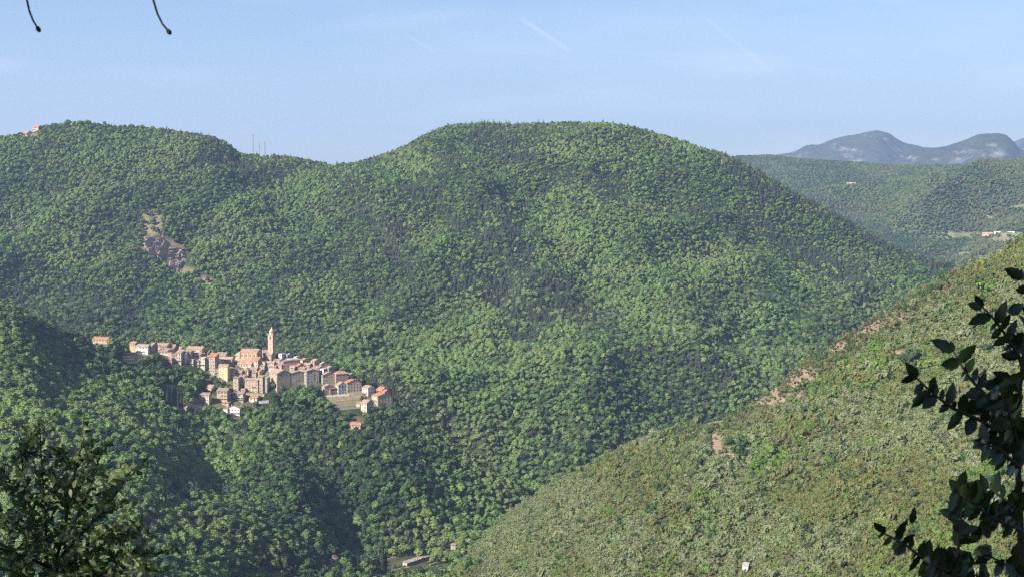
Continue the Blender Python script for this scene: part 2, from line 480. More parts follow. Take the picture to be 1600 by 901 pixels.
# hills beyond
crest4 = [(950,300,5600),(1100,256,5600),(1165,246,5600),(1200,246,5600),(1260,252,5550),(1330,256,5500),(1400,261,5500),(1480,261,5450),(1560,264,5400),(1700,255,5400),(1900,240,5400)]
M4 = Mass([
    [(950,0,3200,-345),(1900,0,3200,-345)],
    row(430, 3500, [(950,0,0),(1300,0,0),(1500,0,0),(1900,0,0)]),
    row(350, 4200, [(950,0,0),(1300,0,0),(1500,0,0),(1900,0,0)]),
    row(295, 4900, [(950,10,0),(1300,0,0),(1500,0,0),(1900,0,0)]),
    crest4, shift(crest4, 500, -150), shift(crest4, 1200, -500)],
    (950, 1900), (3100, 7000), 300, 320, 32, 420, 101, skew=.3, crest=4, crest_amp=.12)
crest4b = [(1150,380,4500),(1240,312,4550),(1275,296,4550),(1330,291,4550),(1400,281,4550),(1470,273,4550),(1540,262,4550),(1600,252,4550),(1750,235,4550),(1900,220,4550)]
M4b = Mass([
    [(1100,0,2900,-345),(1900,0,2900,-345)],
    [(1150,520,3200),(1300,480,3250),(1400,425,3350),(1500,415,3350),(1600,405,3350),(1900,380,3300)],
    [(1150,450,3700),(1300,400,3750),(1400,375,3800),(1500,372,3700),(1600,362,3650),(1900,330,3600)],
    [(1150,410,4150),(1300,350,4150),(1400,325,4150),(1500,315,4100),(1600,305,4100),(1900,280,4100)],
    crest4b, shift(crest4b, 300, -120), shift(crest4b, 800, -420)],
    (1120, 1900), (2900, 5600), 300, 320, 26, 300, 131, skew=-.6, crest=4, crest_amp=.12)
M4b.bump([(1330,295),(1350,330),(1385,365),(1410,395)], -75, 170)
M4b.bump([(1560,262),(1520,300),(1470,340),(1440,370)], 70, 200, 1.3)
M4b.bump([(1600,300),(1540,330),(1500,360)], -55, 130)
M4b.bump([(1330,291),(1300,330),(1280,360)], 45, 150, 1.3)
M4b.bump([(1420,280),(1440,310),(1420,345)], 45, 120, 1.3)
def mountain(crest, front, pxr, Yr, amp, scale, seed):
    return Mass([shift(crest, -front, -front*.36), shift(crest, -front*.45, -front*.20), crest, shift(crest, front*.5, -front*.3)],
                pxr, Yr, 300, 260, amp, scale, seed, skew=.2, crest=2, crest_amp=.10)
M5 = mountain([(1050,300,12200),(1150,264,12200),(1205,245,12200),(1240,238,12200),(1262,229,12200),(1280,227,12200),(1310,217,12200),(1340,211,12200),(1358,207,12200),(1372,205,12200),(1386,208,12200),(1400,216,12200),(1412,222,12200),(1438,229,12200),(1470,245,12200),(1520,262,12200),(1700,300,12200)],
              2600, (1040, 1720), (9300, 13800), 60, 520, 151)
M6 = mountain([(1330,290,10300),(1385,258,10300),(1420,241,10300),(1440,232,10300),(1470,229,10300),(1500,223,10300),(1515,216,10300),(1530,211,10300),(1548,210,10300),(1570,212,10300),(1582,220,10300),(1592,231,10300),(1606,238,10300),(1640,252,10300),(1900,290,10300)],
              2200, (1300, 1900), (7900, 11600), 55, 430, 171)
M7 = mountain([(1500,262,14500),(1560,235,14500),(1600,216,14500),(1650,205,14500),(1720,215,14500),(1900,250,14500)],
              2600, (1480, 1900), (11800, 16000), 60, 500, 191)

# bare spots
M1.paint([(236,345,20,30,.62),(250,388,36,14,.7),(320,440,14,9,.7),(285,425,20,9,.6),(390,535,12,5,.7),(1150,395,12,5,.3),(425,252,22,4,.7),(60,212,20,5,.5),(115,201,20,4,.5)])
M2.paint([(220,558,26,9,1),(290,560,40,10,.5),(380,585,60,30,.6),(480,585,50,16,.5),(540,618,40,20,.9),(590,628,26,12,.8),(350,632,45,16,.5),(560,660,25,10,.4),(95,518,20,5,.6),
          (300,628,18,9,.5),(650,882,60,8,.22),(720,862,45,8,.22),(525,884,16,5,.6)])
M3.paint([(1105,660,34,8,1),(1118,692,12,20,1),(1136,714,20,8,1),(1040,672,20,6,.6),(1300,545,32,13,.8),(1240,590,46,20,.7),(1185,622,44,20,.8),(1350,515,30,14,.7),(1405,556,12,8,1),(1435,558,7,4,.8),(1240,622,18,8,.7),(1390,500,40,18,.55),
          (1470,455,30,10,.5),(1300,655,12,4,.6),(1130,880,14,6,.8),(1165,893,14,4,.6),(740,870,14,8,.4),(1560,700,30,10,.3)])
M4b.paint([(1500,368,34,6,.8),(1470,388,46,8,.8),(1420,400,24,5,.7),(1560,376,26,5,.7),(1430,392,20,6,.7),(1585,350,16,5,.5),(1560,310,22,5,.35),(1390,372,20,5,.3),(1545,341,10,5,.9),(1590,325,16,5,.8),(1575,367,40,4,.9),(1505,398,14,4,.9),(1530,403,18,4,.6),(1408,384,6,3,.9),(1515,290,8,4,.4),(1500,300,10,3,.4)])
for m_, s_ in ((M5, 3), (M6, 9), (M7, 14)):
    n_ = fbm(m_.X/150 + m_.YY/500, m_.YY/260, s_, 5) + .4*ridged(m_.X/70, m_.YY/160, s_+1)
    m_.bare = np.clip((n_-.17)*2.6, 0, 1)
    m_.Z += 26*ridged(m_.X/170+m_.YY/500, m_.YY/420, s_+2, 4)*np.clip(np.abs(m_.YY-m_.Y.mean()-0)/9e9+.5, 0, 1)
MASSES = [M1, M2, M3, M4, M4b]
M1.mesh('main_hill_terrain', M['t_forest'])
M2.mesh('village_spur_terrain', M['t_forest'])
M3.mesh('scrub_slope_terrain', M['t_scrub'])
M4.mesh('distant_ridge_terrain', M['t_far'])
M4b.mesh('distant_hillside_terrain', M['t_far'])
def mountain_mat():
    m, n, l, b = new_mat('mountain')
    at = n.new('ShaderNodeAttribute'); at.attribute_name = 'bare'
    g = ramp(n, l, noise(n, l, .02, 8, 'World', rough=.8), [(.3, (.022,.035,.02)), (.7, (.06,.075,.04))])
    s = ramp(n, l, noise(n, l, .02, 6, 'World'), [(.3, (.17,.16,.145)), (.7, (.31,.29,.265))])
    mr = n.new('ShaderNodeMapRange'); mr.inputs['From Min'].default_value = .46; mr.inputs['From Max'].default_value = .60
    l.new(noise(n, l, .011, 8, 'World', rough=.75), mr.inputs['Value'])
    mu = n.new('ShaderNodeMath'); mu.operation = 'MULTIPLY'
    l.new(at.outputs['Fac'], mu.inputs[0]); l.new(mr.outputs[0], mu.inputs[1])
    l.new(mix(n, l, mu.outputs[0], g, s), b.inputs['Base Color'])
    b.inputs['Roughness'].default_value = .95; b.inputs['Specular IOR Level'].default_value = .05
    bp = n.new('ShaderNodeBump'); bp.inputs['Distance'].default_value = 18; bp.inputs['Strength'].default_value = 1
    l.new(noise(n, l, .02, 8, 'World', rough=.75), bp.inputs['Height']); l.new(bp.outputs[0], b.inputs['Normal'])
    return m
mm = mountain_mat()
M5.mesh('mountain', mm); M6.mesh('mountain', mm); M7.mesh('mountain', mm)

# valley ground reaching the horizon, and the hillside the camera stands on
g = MB()
g.add([(-8900,-3000,-346),(8900,-3000,-346),(8900,17900,-346),(-8900,17900,-346)], [(0,1,2,3)])
tag(g.build('ground', M['t_far']), kind='structure')
xs = np.linspace(-160, 160, 65); ys = np.concatenate([np.linspace(-120, 12, 40), np.linspace(16, 600, 60)])
v = []; f = []
for x in xs:
    for y in ys:
        z = -1.6 - (0.62*max(y-1.5, 0) if y > 0 else .12*y) + .25*float(fbm(x/6, y/6, 5)) - (.9 if y > 1.5 else 0)
        v.append((x, y, z))
n_ = len(ys)
for i in range(len(xs)-1):
    for j in range(n_-1): f.append((i*n_+j, (i+1)*n_+j, (i+1)*n_+j+1, i*n_+j+1))
g = MB(); g.add(v, f); tag(g.build('lookout_hillside', M['t_scrub'], smooth=True), kind='structure')

# haze: one even box of air round everything below the sky
def haze():
    m = bpy.data.materials.new('haze'); m.use_nodes = True
    n, l = m.node_tree.nodes, m.node_tree.links
    n.clear()
    o = n.new('ShaderNodeOutputMaterial'); v_ = n.new('ShaderNodeVolumePrincipled')
    v_.inputs['Color'].default_value = (.47, .63, 1.0, 1)
    v_.inputs['Density'].default_value = HAZE
    v_.inputs['Anisotropy'].default_value = .2
    l.new(v_.outputs[0], o.inputs['Volume'])
    b = MB(); b.box(-9000, -3100, -348, 9000, 18000, 1050)
    tag(b.build('haze', m), kind='stuff')
haze()

# ------------------------------------------------------------------ tree prototypes
def ico(r, sub=1):
    import bmesh
    bm = bmesh.new(); bmesh.ops.create_icosphere(bm, subdivisions=sub, radius=r)
    vs = np.array([v.co[:] for v in bm.verts]); fs = [tuple(v.index for v in f.verts) for f in bm.faces]
    bm.free(); return vs, fs
ICO1, ICO2 = ico(1, 1), ico(1, 2)
def rnd_dir(rg):
    v = rg.normal(size=3); return v/np.linalg.norm(v)
def leaf_cards(mb, centre, rad, n, size, rg, up=.25):
    """Leaf clumps: bent little quads spread through the outer shell of a lump."""
    vs = []; fs = []
    for _ in range(n):
        d = rnd_dir(rg)
        if d[2] < -.45: d[2] *= -.6
        p = centre + d*rad*rg.uniform(.86, 1.14)
        nrm = d + rnd_dir(rg)*.75; nrm[2] += up; nrm /= np.linalg.norm(nrm)
        a = np.cross(nrm, rnd_dir(rg)); a /= np.linalg.norm(a)+1e-9; b = np.cross(nrm, a)
        s = size*rg.uniform(.6, 1.3)
        o = len(vs)
        vs += [p-a*s-b*s*.5, p+b*s*-.9+nrm*s*.2, p+a*s-b*s*.3, p+a*s*.5+b*s*.8, p-a*s*.6+b*s*.7+nrm*s*.15]
        fs += [(o, o+1, o+2, o+3, o+4)]
    mb.add(vs, fs)
def crown(mb, rg, lumps, ncard, csize, squash=.85):
    for c, r in lumps:
        c = np.array(c, float)
        vs, fs = ICO1
        k = 1+.22*rg.normal(size=len(vs))
        mb.add([c + v*r*.88*kk*np.array([1, 1, squash]) for v, kk in zip(vs, k)], fs)
        leaf_cards(mb, c, np.array([r, r, r*squash]), int(ncard*r*r), csize, rg)
PROTO = {}
def proto_collection(name):
    c = bpy.data.collections.new(name); PROTO[name] = (c, []); return c
def add_proto(kind, me):
    c, lst = PROTO[kind]
    o = bpy.data.objects.new('%s_%02d' % (kind, len(lst)), me)
    c.objects.link(o); lst.append(o)
def broadleaf(seed, mat, name, dense=1.0):
    """Unit-ish tree: crown about 8 m wide, 9 m tall."""
    rg = np.random.default_rng(seed); mb = MB()
    L = [((0, 0, 5.6), 2.6)]
    for k in range(7):
        an = k*2*math.pi/7 + rg.uniform(-.5, .5); rr = rg.uniform(1.6, 2.9)
        L.append(((rr*math.cos(an), rr*math.sin(an), rg.uniform(3.4, 6.4)), rg.uniform(1.1, 2.0)))
    for k in range(3):
        L.append(((rg.uniform(-1.4, 1.4), rg.uniform(-1.4, 1.4), rg.uniform(6.4, 8.0)), rg.uniform(.9, 1.5)))
    crown(mb, rg, L, 9*dense, .46/math.sqrt(dense))
    mb.cur = 1
    mb.tube([(0, 0, -1.5), (.1, 0, 1.5), (0, .15, 4.5)], [.3, .24, .12], 5)
    return mb.mesh(name, [mat, M['bark']])
def pine(seed, mat, name):
    rg = np.random.default_rng(seed); mb = MB()
    L = []
    for k in range(7):
        z = 2.8 + k*1.35; r = 2.2*(1-k/8.6)
        for q in range(3 if k < 5 else 1):
            an = rg.uniform(0, 6.28)
            L.append(((r*.7*math.cos(an), r*.7*math.sin(an), z+rg.uniform(-.4, .4)), max(.55, r*.62)))
    crown(mb, rg, L, 14, .36, .7)
    mb.cur = 1
    mb.tube([(0, 0, -1.5), (0, .1, 5), (.05, 0, 11)], [.26, .2, .05], 5)
    return mb.mesh(name, [mat, M['bark']])
def bare_tree(seed, name):
    rg = np.random.default_rng(seed); mb = MB()
    mb.cur = 1
    mb.tube([(0, 0, -1), (.1, 0, 3), (0, .1, 7)], [.25, .18, .06], 5)
    for k in range(26):
        an = rg.uniform(0, 6.28); z0 = rg.uniform(2, 6.4); r = rg.uniform(1.5, 3.2)*(1-.08*z0)
        p = (r*math.cos(an), r*math.sin(an), z0+rg.uniform(.8, 2.4))
        mb.tube([(0, 0, z0), tuple(.5*c+.2*(i == 2) for i, c in enumerate((p[0], p[1], z0+p[2]))), p], [.08, .05, .02], 3)
    mb.cur = 0
    for k in range(10):
        d = rnd_dir(rg)*2.4; leaf_cards(mb, np.array([d[0], d[1], 6+d[2]]), 1.1, 14, .26, rg)
    return mb.mesh(name, [M['leaf_bare'], M['bark']])
def shrub(seed, mat, name, n=5, card=26, size=.26, h=1.0):
    """Rounded shrub or olive, crown about 3.4 m wide."""
    rg = np.random.default_rng(seed); mb = MB()
    L = [((0, 0, 1.35*h), 1.15)]
    for k in range(n):
        an = k*2*math.pi/n+rg.uniform(-.5, .5); rr = rg.uniform(.7, 1.25)
        L.append(((rr*math.cos(an), rr*math.sin(an), rg.uniform(.7, 1.9)*h), rg.uniform(.5, .9)))
    crown(mb, rg, L, card, size, .8)
    mb.cur = 1
    mb.tube([(0, 0, -.6), (.05, 0, 1.2)], [.13, .07], 4)
    return mb.mesh(name, [mat, M['bark']])
def cypress_mesh(seed, name):
    rg = np.random.default_rng(seed); mb = MB()
    for k in range(15):
        z = .9+k*.62; r = .75*math.sin(math.pi*min(1, (z+1.2)/10.6))**.7
        L = [((rg.uniform(-.15, .15), rg.uniform(-.15, .15), z), max(.22, r))]
        crown(mb, rg, L, 50, .2, 1.1)
    mb.cur = 1; mb.tube([(0, 0, -1), (0, 0, 4)], [.2, .10], 5)
    return mb.mesh(name, [M['leaf_cypress'], M['bark']])

proto_collection('wood')
WOOD = []                                  # (mesh, kind word, label colour)
for k, (mt, wd) in enumerate([('leaf_mid', 'mid green'), ('leaf_mid', 'mid green'), ('leaf_mid', 'mid green'), ('leaf_pale', 'pale green'), ('leaf_pale', 'pale green'), ('leaf_dark', 'dark green'), ('leaf_dark', 'dark green')]):
    me = broadleaf(100+k, M[mt], 'broadleaf_tree', 1.25); WOOD.append((me, 'broadleaf_tree', wd)); add_proto('wood', me)
for k in range(3):
    me = pine(200+k, M['leaf_pine'], 'pine_tree'); WOOD.append((me, 'pine_tree', 'dark')); add_proto('wood', me)
me = bare_tree(300, 'bare_tree'); WOOD.append((me, 'bare_tree', 'grey')); add_proto('wood', me)
proto_collection('far_wood')
for k, mt in enumerate(['leaf_mid', 'leaf_mid', 'leaf_maquis_green', 'leaf_olive', 'leaf_maquis', 'leaf_dark', 'leaf_dark', 'leaf_pine', 'leaf_pine', 'leaf_pine', 'leaf_olive']):
    add_proto('far_wood', broadleaf(130+k, M[mt], 'far_tree', .7))
proto_collection('scrub')
SCRUB = []
for k, (mt, nm, wd) in enumerate([('leaf_olive', 'olive_tree', 'grey green'), ('leaf_olive', 'olive_tree', 'grey green'), ('leaf_maquis', 'shrub', 'yellowish green'), ('leaf_maquis', 'shrub', 'yellowish green'),
                       ('leaf_maquis_green', 'shrub', 'fresh green'), ('leaf_brown', 'shrub', 'brownish'), ('leaf_dark', 'shrub', 'dark green'), ('leaf_maquis_green', 'shrub', 'fresh green')]):
    me = shrub(400+k, M[mt], nm, 5, 24, .27); SCRUB.append((me, nm, wd)); add_proto('scrub', me)

# ------------------------------------------------------------------ houses
def wall_mat(name, c, stone=0.0):
    m, n, l, b = new_mat(name)
    tc_ = n.new('ShaderNodeTexCoord')
    base = ramp(n, l, noise(n, l, .5, 5, vec=tc_.outputs['Object'], rough=.7), [(.25, tuple(x*.68 for x in c)), (.5, c), (.8, tuple(min(.85, x*1.18) for x in c))])
    if stone:
        vo = n.new('ShaderNodeTexVoronoi'); vo.inputs['Scale'].default_value = 1.1
        mp = n.new('ShaderNodeMapping'); mp.inputs['Scale'].default_value = (1, 1, 1.7)
        l.new(tc_.outputs['Object'], mp.inputs['Vector']); l.new(mp.outputs[0], vo.inputs['Vector'])
        hs = n.new('ShaderNodeSeparateColor'); l.new(vo.outputs['Color'], hs.inputs[0])
        base = mix(n, l, stone, base, mix(n, l, 1.0, base, ramp(n, l, hs.outputs[0], [(0, (.5,.48,.46)), (1, (1.3,1.26,1.2))]), 'MULTIPLY'))
    # rain-wash stains running down
    mp2 = n.new('ShaderNodeMapping'); mp2.inputs['Scale'].default_value = (1.2, 1.2, .15)
    l.new(tc_.outputs['Object'], mp2.inputs['Vector'])
    base = mix(n, l, .6, base, mix(n, l, 1.0, base, ramp(n, l, noise(n, l, 1.0, 4, vec=mp2.outputs[0]), [(.35, (.72,.70,.68)), (.6, (1.05,1.05,1.05))]), 'MULTIPLY'))
    l.new(base, b.inputs['Base Color']); b.inputs['Roughness'].default_value = .92; b.inputs['Specular IOR Level'].default_value = .1
    return m
def roof_mat(name, c):
    m, n, l, b = new_mat(name)
    tc_ = n.new('ShaderNodeTexCoord')
    vo = n.new('ShaderNodeTexVoronoi'); vo.inputs['Scale'].default_value = 1.6
    l.new(tc_.outputs['Object'], vo.inputs['Vector'])
    hs = n.new('ShaderNodeSeparateColor'); l.new(vo.outputs['Color'], hs.inputs[0])
    base = mix(n, l, .7, c, ramp(n, l, hs.outputs[0], [(0, tuple(x*.55 for x in c)), (.6, c), (1, tuple(min(.8, x*1.4) for x in c))]))
    base = mix(n, l, .55, base, mix(n, l, 1.0, base, ramp(n, l, noise(n, l, .35, 4, vec=tc_.outputs['Object']), [(.3, (.6,.58,.56)), (.65, (1.15,1.12,1.1))]), 'MULTIPLY'))
    l.new(base, b.inputs['Base Color']); b.inputs['Roughness'].default_value = .9; b.inputs['Specular IOR Level'].default_value = .1
    wv = n.new('ShaderNodeTexWave'); wv.inputs['Scale'].default_value = 1.6; l.new(tc_.outputs['Object'], wv.inputs['Vector'])
    bp = n.new('ShaderNodeBump'); bp.inputs['Distance'].default_value = .08; l.new(wv.outputs['Fac'], bp.inputs['Height']); l.new(bp.outputs[0], b.inputs['Normal'])
    return m
def flat_mat(name, c, rough=.7, metal=0.0, spec=.3):
    m, n, l, b = new_mat(name)
    l.new(ramp(n, l, noise(n, l, 2.0, 5), [(.3, tuple(x*.8 for x in c)), (.7, c)]), b.inputs['Base Color'])
    b.inputs['Roughness'].default_value = rough; b.inputs['Metallic'].default_value = metal; b.inputs['Specular IOR Level'].default_value = spec
    return m
WALL = {'stone': wall_mat('rubble_stone', (0.396,0.327,0.249), .7), 'grey': wall_mat('grey_stone', (0.361,0.318,0.275), .7), 'cream': wall_mat('cream_render', (0.473,0.404,0.31), .3),
        'beige': wall_mat('beige_render', (0.43,0.361,0.284), .4), 'white': wall_mat('white_render', (0.602,0.585,0.55), 0), 'yellow': wall_mat('yellow_render', (0.619,0.516,0.275), 0),
        'pink': wall_mat('pink_render', (0.447,0.31,0.267), .2), 'peach': wall_mat('peach_render', (0.464,0.361,0.275), .25), 'ochre': wall_mat('ochre_render', (0.46,0.35,0.20), .1),
        'church': wall_mat('church_render', (0.464,0.344,0.249), .3), 'maroon': wall_mat('maroon_render', (0.258,0.146,0.12), .1), 'concrete': wall_mat('concrete', (0.387,0.37,0.353), 0),
        'brown': wall_mat('brown_stone', (0.344,0.267,0.206), .6)}
ROOF = {'pink': roof_mat('faded_pink_tiles', (.37,.255,.205)), 'orange': roof_mat('orange_tiles', (.40,.19,.115)), 'brown': roof_mat('brown_tiles', (.30,.215,.17)), 'terra': roof_mat('terracotta_tiles', (.40,.25,.18)),
        'grey': roof_mat('grey_slabs', (.36,.30,.27)), 'flat': roof_mat('pale_terrace_roof', (.55,.50,.46))}
M['glass'] = flat_mat('dark_window', (.035,.035,.04), .25, spec=.5)
M['frame'] = flat_mat('pale_window_surround', (.52,.47,.40))
M['shut_g'] = flat_mat('green_shutter', (.07,.12,.08)); M['shut_b'] = flat_mat('brown_shutter', (.16,.09,.06))
M['wood'] = flat_mat('dark_wood', (.12,.08,.055)); M['iron'] = flat_mat('iron_railing', (.05,.05,.05), .5)
M['steel'] = flat_mat('galvanised_steel', (.30,.31,.33), .5, .3); M['white'] = flat_mat('white_paint', (.75,.75,.73))
def win_mesh(w, h, shut=None):
    mb = MB(); mb.box(-w/2, -.035, 0, w/2, .12, h)
    mb.cur = 1
    for a in ((-w/2-.12, -.06, -.14, w/2+.12, .1, 0), (-w/2-.12, -.06, h, w/2+.12, .1, h+.12), (-w/2-.12, -.055, 0, -w/2, .1, h), (w/2, -.055, 0, w/2+.12, .1, h)): mb.box(*a)
    if shut:
        mb.cur = 2
        mb.box(-w/2-.62, -.10, 0, -w/2-.13, -.02, h); mb.box(w/2+.13, -.10, 0, w/2+.62, -.02, h)
    return mb.mesh('window', [M['glass'], M['frame']]+([shut] if shut else []))
WIN = [win_mesh(.95, 1.45), win_mesh(1.0, 1.5, M['shut_g']), win_mesh(1.0, 1.5, M['shut_b']), win_mesh(.8, 1.1), win_mesh(1.15, 1.7)]
def door_mesh():
    mb = MB(); mb.box(-.6, -.05, 0, .6, .1, 2.2); mb.cur = 1
    mb.box(-.75, -.07, 0, -.6, .1, 2.35); mb.box(.6, -.07, 0, .75, .1, 2.35); mb.box(-.6, -.07, 2.2, .6, .1, 2.35)
    return mb.mesh('door', [M['wood'], M['frame']])
DOOR = door_mesh()
def chimney_mesh():
    mb = MB(); mb.box(-.35, -.35, -1.2, .35, .35, 1.1); mb.cur = 1; mb.box(-.48, -.48, 1.1, .48, .48, 1.22); mb.box(-.3, -.3, 1.22, .3, .3, 1.45)
    return mb.mesh('chimney', [WALL['beige'], ROOF['terra']])
CHIM = chimney_mesh()
RECTS = []      # what the houses cover, so the gardens in front of them stay clear
FOOT = []
def roof_build(mb, kind, w, d, h, rise, oh=.45, th=.22):
    x0, x1, y0, y1 = -oh, w+oh, -oh, d+oh
    if kind == 'flat':
        mb.box(-.15, -.15, h, w+.15, d+.15, h+.35); return
    if kind == 's':        # single pitch, low side to the front
        z0 = h-.05; z1 = h+rise
        mb.add([(x0,y0,z0),(x1,y0,z0),(x1,y1,z1),(x0,y1,z1),(x0,y0,z0+th),(x1,y0,z0+th),(x1,y1,z1+th),(x0,y1,z1+th)],
               [(3,2,1,0),(4,5,6,7),(0,1,5,4),(1,2,6,5),(2,3,7,6),(3,0,4,7)]); return
    if kind == 'h':
        k = min(w, d)/2; ze = h-.1
        if w >= d: r0, r1 = (k-.0, d/2), (w-k+.0, d/2)
        else: r0, r1 = (w/2, k), (w/2, d-k)
        z = h+rise
        lo = [(x0,y0,ze),(x1,y0,ze),(x1,y1,ze),(x0,y1,ze)]
        up = [(a, b, c+th) for a, b, c in lo]
        R0, R1 = (r0[0]-.01, r0[1], z+th), (r1[0]+.01, r1[1], z+th)
        vs = lo+up+[R0, R1]
        if w >= d: top = [(4,5,9,8), (5,6,9), (6,7,8,9), (7,4,8)]
        else: top = [(4,5,8), (5,6,9,8), (6,7,9), (7,4,8,9)]
        mb.add(vs, [(3,2,1,0),(0,1,5,4),(1,2,6,5),(2,3,7,6),(3,0,4,7)]+top); return
    if kind == 'g':        # ridge along x
        sl = rise/(d/2); ze = h-oh*sl
        prof = [(y0, ze), (d/2, h+rise), (y1, ze), (y1, ze+th), (d/2, h+rise+th), (y0, ze+th)]
        n = 6; vs = [(x0, y, z) for y, z in prof]+[(x1, y, z) for y, z in prof]
    else:                  # 'f': ridge along y, gable to the front
        sl = rise/(w/2); ze = h-oh*sl
        prof = [(x0, ze), (w/2, h+rise), (x1, ze), (x1, ze+th), (w/2, h+rise+th), (x0, ze+th)]
        n = 6; vs = [(x, y0, z) for x, z in prof]+[(x, y1, z) for x, z in prof]
    fs = [(0,1,4,5), (1,2,3,4), (6,11,10,7), (7,10,9,8)] + [(i, (i+1) % 6, (i+1) % 6+6, i+6) for i in range(6)]
    mb.add(vs, fs)
def walls_build(mb, kind, w, d, h, rise, below):
    mb.box(0, 0, -below, w, d, h)
    if kind == 'g':
        for x in (0, w-.001): mb.add([(x,0,h),(x,d,h),(x,d/2,h+rise)], [(0,1,2)])
    if kind == 'f':
        for y in (0, d-.001): mb.add([(0,y,h),(w,y,h),(w/2,y,h+rise)], [(0,1,2)])
    if kind == 's':
        mb.add([(0,0,h),(w,0,h),(w,d,h),(0,d,h),(0,d,h+rise-.1),(w,d,h+rise-.1)], [(0,3,4),(1,5,2),(3,2,5,4)])
def house(x0, xc, x1, yt, ye, yb, wall, roof, rk='g', label='', name='village_house', cat='house', mass=None, D=None, theta=None, wins=True, bal=(), chim=None, skip=.12, winset=(0, 1, 2, 3), below=5, fwd=0.0, maxwin=24, arch=False, pitch=None, rowh=3.0):
    mass = mass or M2
    P = None if D else mass.hit(xc, yb)
    if P is not None and mass is M2 and P[1] > 1490: P = None
    if P is None:
        if D is None:
            D = float(np.interp(xc, [p[0] for p in crest2], [p[2] for p in crest2]))+2
        P = pt(xc, yb, D)
    D = P[1]-fwd; P = pt(xc, yb, D)
    m = D/F
    fw = (xc-x0)*m; sw = (x1-xc)*m
    if theta is None:
        if sw < .8: theta = R(13)
        else: theta = min(max(math.asin(min(1, sw/9.5)), R(14)), R(58))
        if fw < sw*.35: theta = R(62)
    w = max(2.5, fw/math.cos(theta)); d = min(16, max(5.5, sw/max(.1, math.sin(theta)))) if sw > .8 else 8.0
    h = (yb-ye)*m
    rise = max(.7, (ye-yt)*m-.12*d*.5) if rk != 'flat' else .3
    rise = min(rise, (d if rk in 'gh' else w)*.36 if rk != 's' else d*.35)
    # local origin = front left corner; right corner at P
    ex = Vector((math.cos(theta), -math.sin(theta), 0))
    loc = Vector(P) - ex*w
    o = empty(name, loc, -theta)
    tag(o, label, cat)
    mb = MB(); walls_build(mb, rk, w, d, h, rise, below); wl_ = mb.build('wall', WALL[wall], o)
    mb = MB(); roof_build(mb, rk, w, d, h, rise); rf = mb.build('roof', ROOF[roof], o)
    rg = random.Random(int(x0*13+ye*7))
    if chim is None: chim = 1 if rg.random() < .55 else 0
    if rk != 'flat':
        for k in range(chim):
            cx = w*rg.uniform(.15, .85); cyy = d*rg.uniform(.3, .7)
            link('chimney', CHIM, rf, (cx, cyy, h+rise*(.55 if rk == 's' else .75)))
    if wins:
        rows = max(1, int((h-.4)/rowh)); cnt = 0
        ws = WIN[rg.choice(winset)]
        for side, L in (('f', w), ('s', d)):
            if side == 's' and sw < 1.5: continue
            if side == 'f' and fw < 1.8: continue
            cols = max(1, int(L/2.7)); 
            for r in range(rows):
                for c in range(cols):
                    if rg.random() < skip or cnt >= maxwin: continue
                    cnt += 1
                    t = L*(c+.5)/cols + rg.uniform(-.15, .15)
                    z = h - 2.3 - r*rowh
                    if z < .2: continue
                    wo = link('window', ws if rg.random() < .8 else WIN[rg.choice(winset)], o, (t, 0, z) if side == 'f' else (w, t, z))
                    if side == 's': wo.rotation_euler = (0, 0, math.pi/2)
    for (fx, fz, bw) in bal:       # balcony: (fraction along front, height fraction, width fraction)
        mb = MB(); bx0 = fx*w; bx1 = bx0+bw*w; z = fz*h
        mb.box(bx0, -1.15, z-.18, bx1, -.003, z); bo = mb.build('balcony', WALL['concrete'], o)
        mb = MB(); mb.box(bx0, -1.15, z+.95, bx1, -1.1, z+1.0)
        k = bx0
        while k <= bx1: mb.box(k-.02, -1.14, z, k+.02, -1.1, z+.95); k += .25
        mb.build('railing', M['iron'], bo)
    if arch:
        mb = MB(); aw = .3*w; ah = .42*h; c0 = .38*w
        prof = [(c0-aw/2, .1), (c0+aw/2, .1), (c0+aw/2, ah)]+[(c0+aw/2*math.cos(t), ah+aw/2*math.sin(t)) for t in np.linspace(.3, math.pi-.3, 6)]+[(c0-aw/2, ah)]
        mb.prism(prof, -.12, .1); mb.build('arch', WALL['peach'], o)
    RECTS.append((x0-1, x1+1, yt-1, yb-1.2, D))
    FOOT.append((o.location.x+.5*(ex.x*w), o.location.y+d*.5, .5*max(w, d)+.8))
    return o, w, d, h, rise

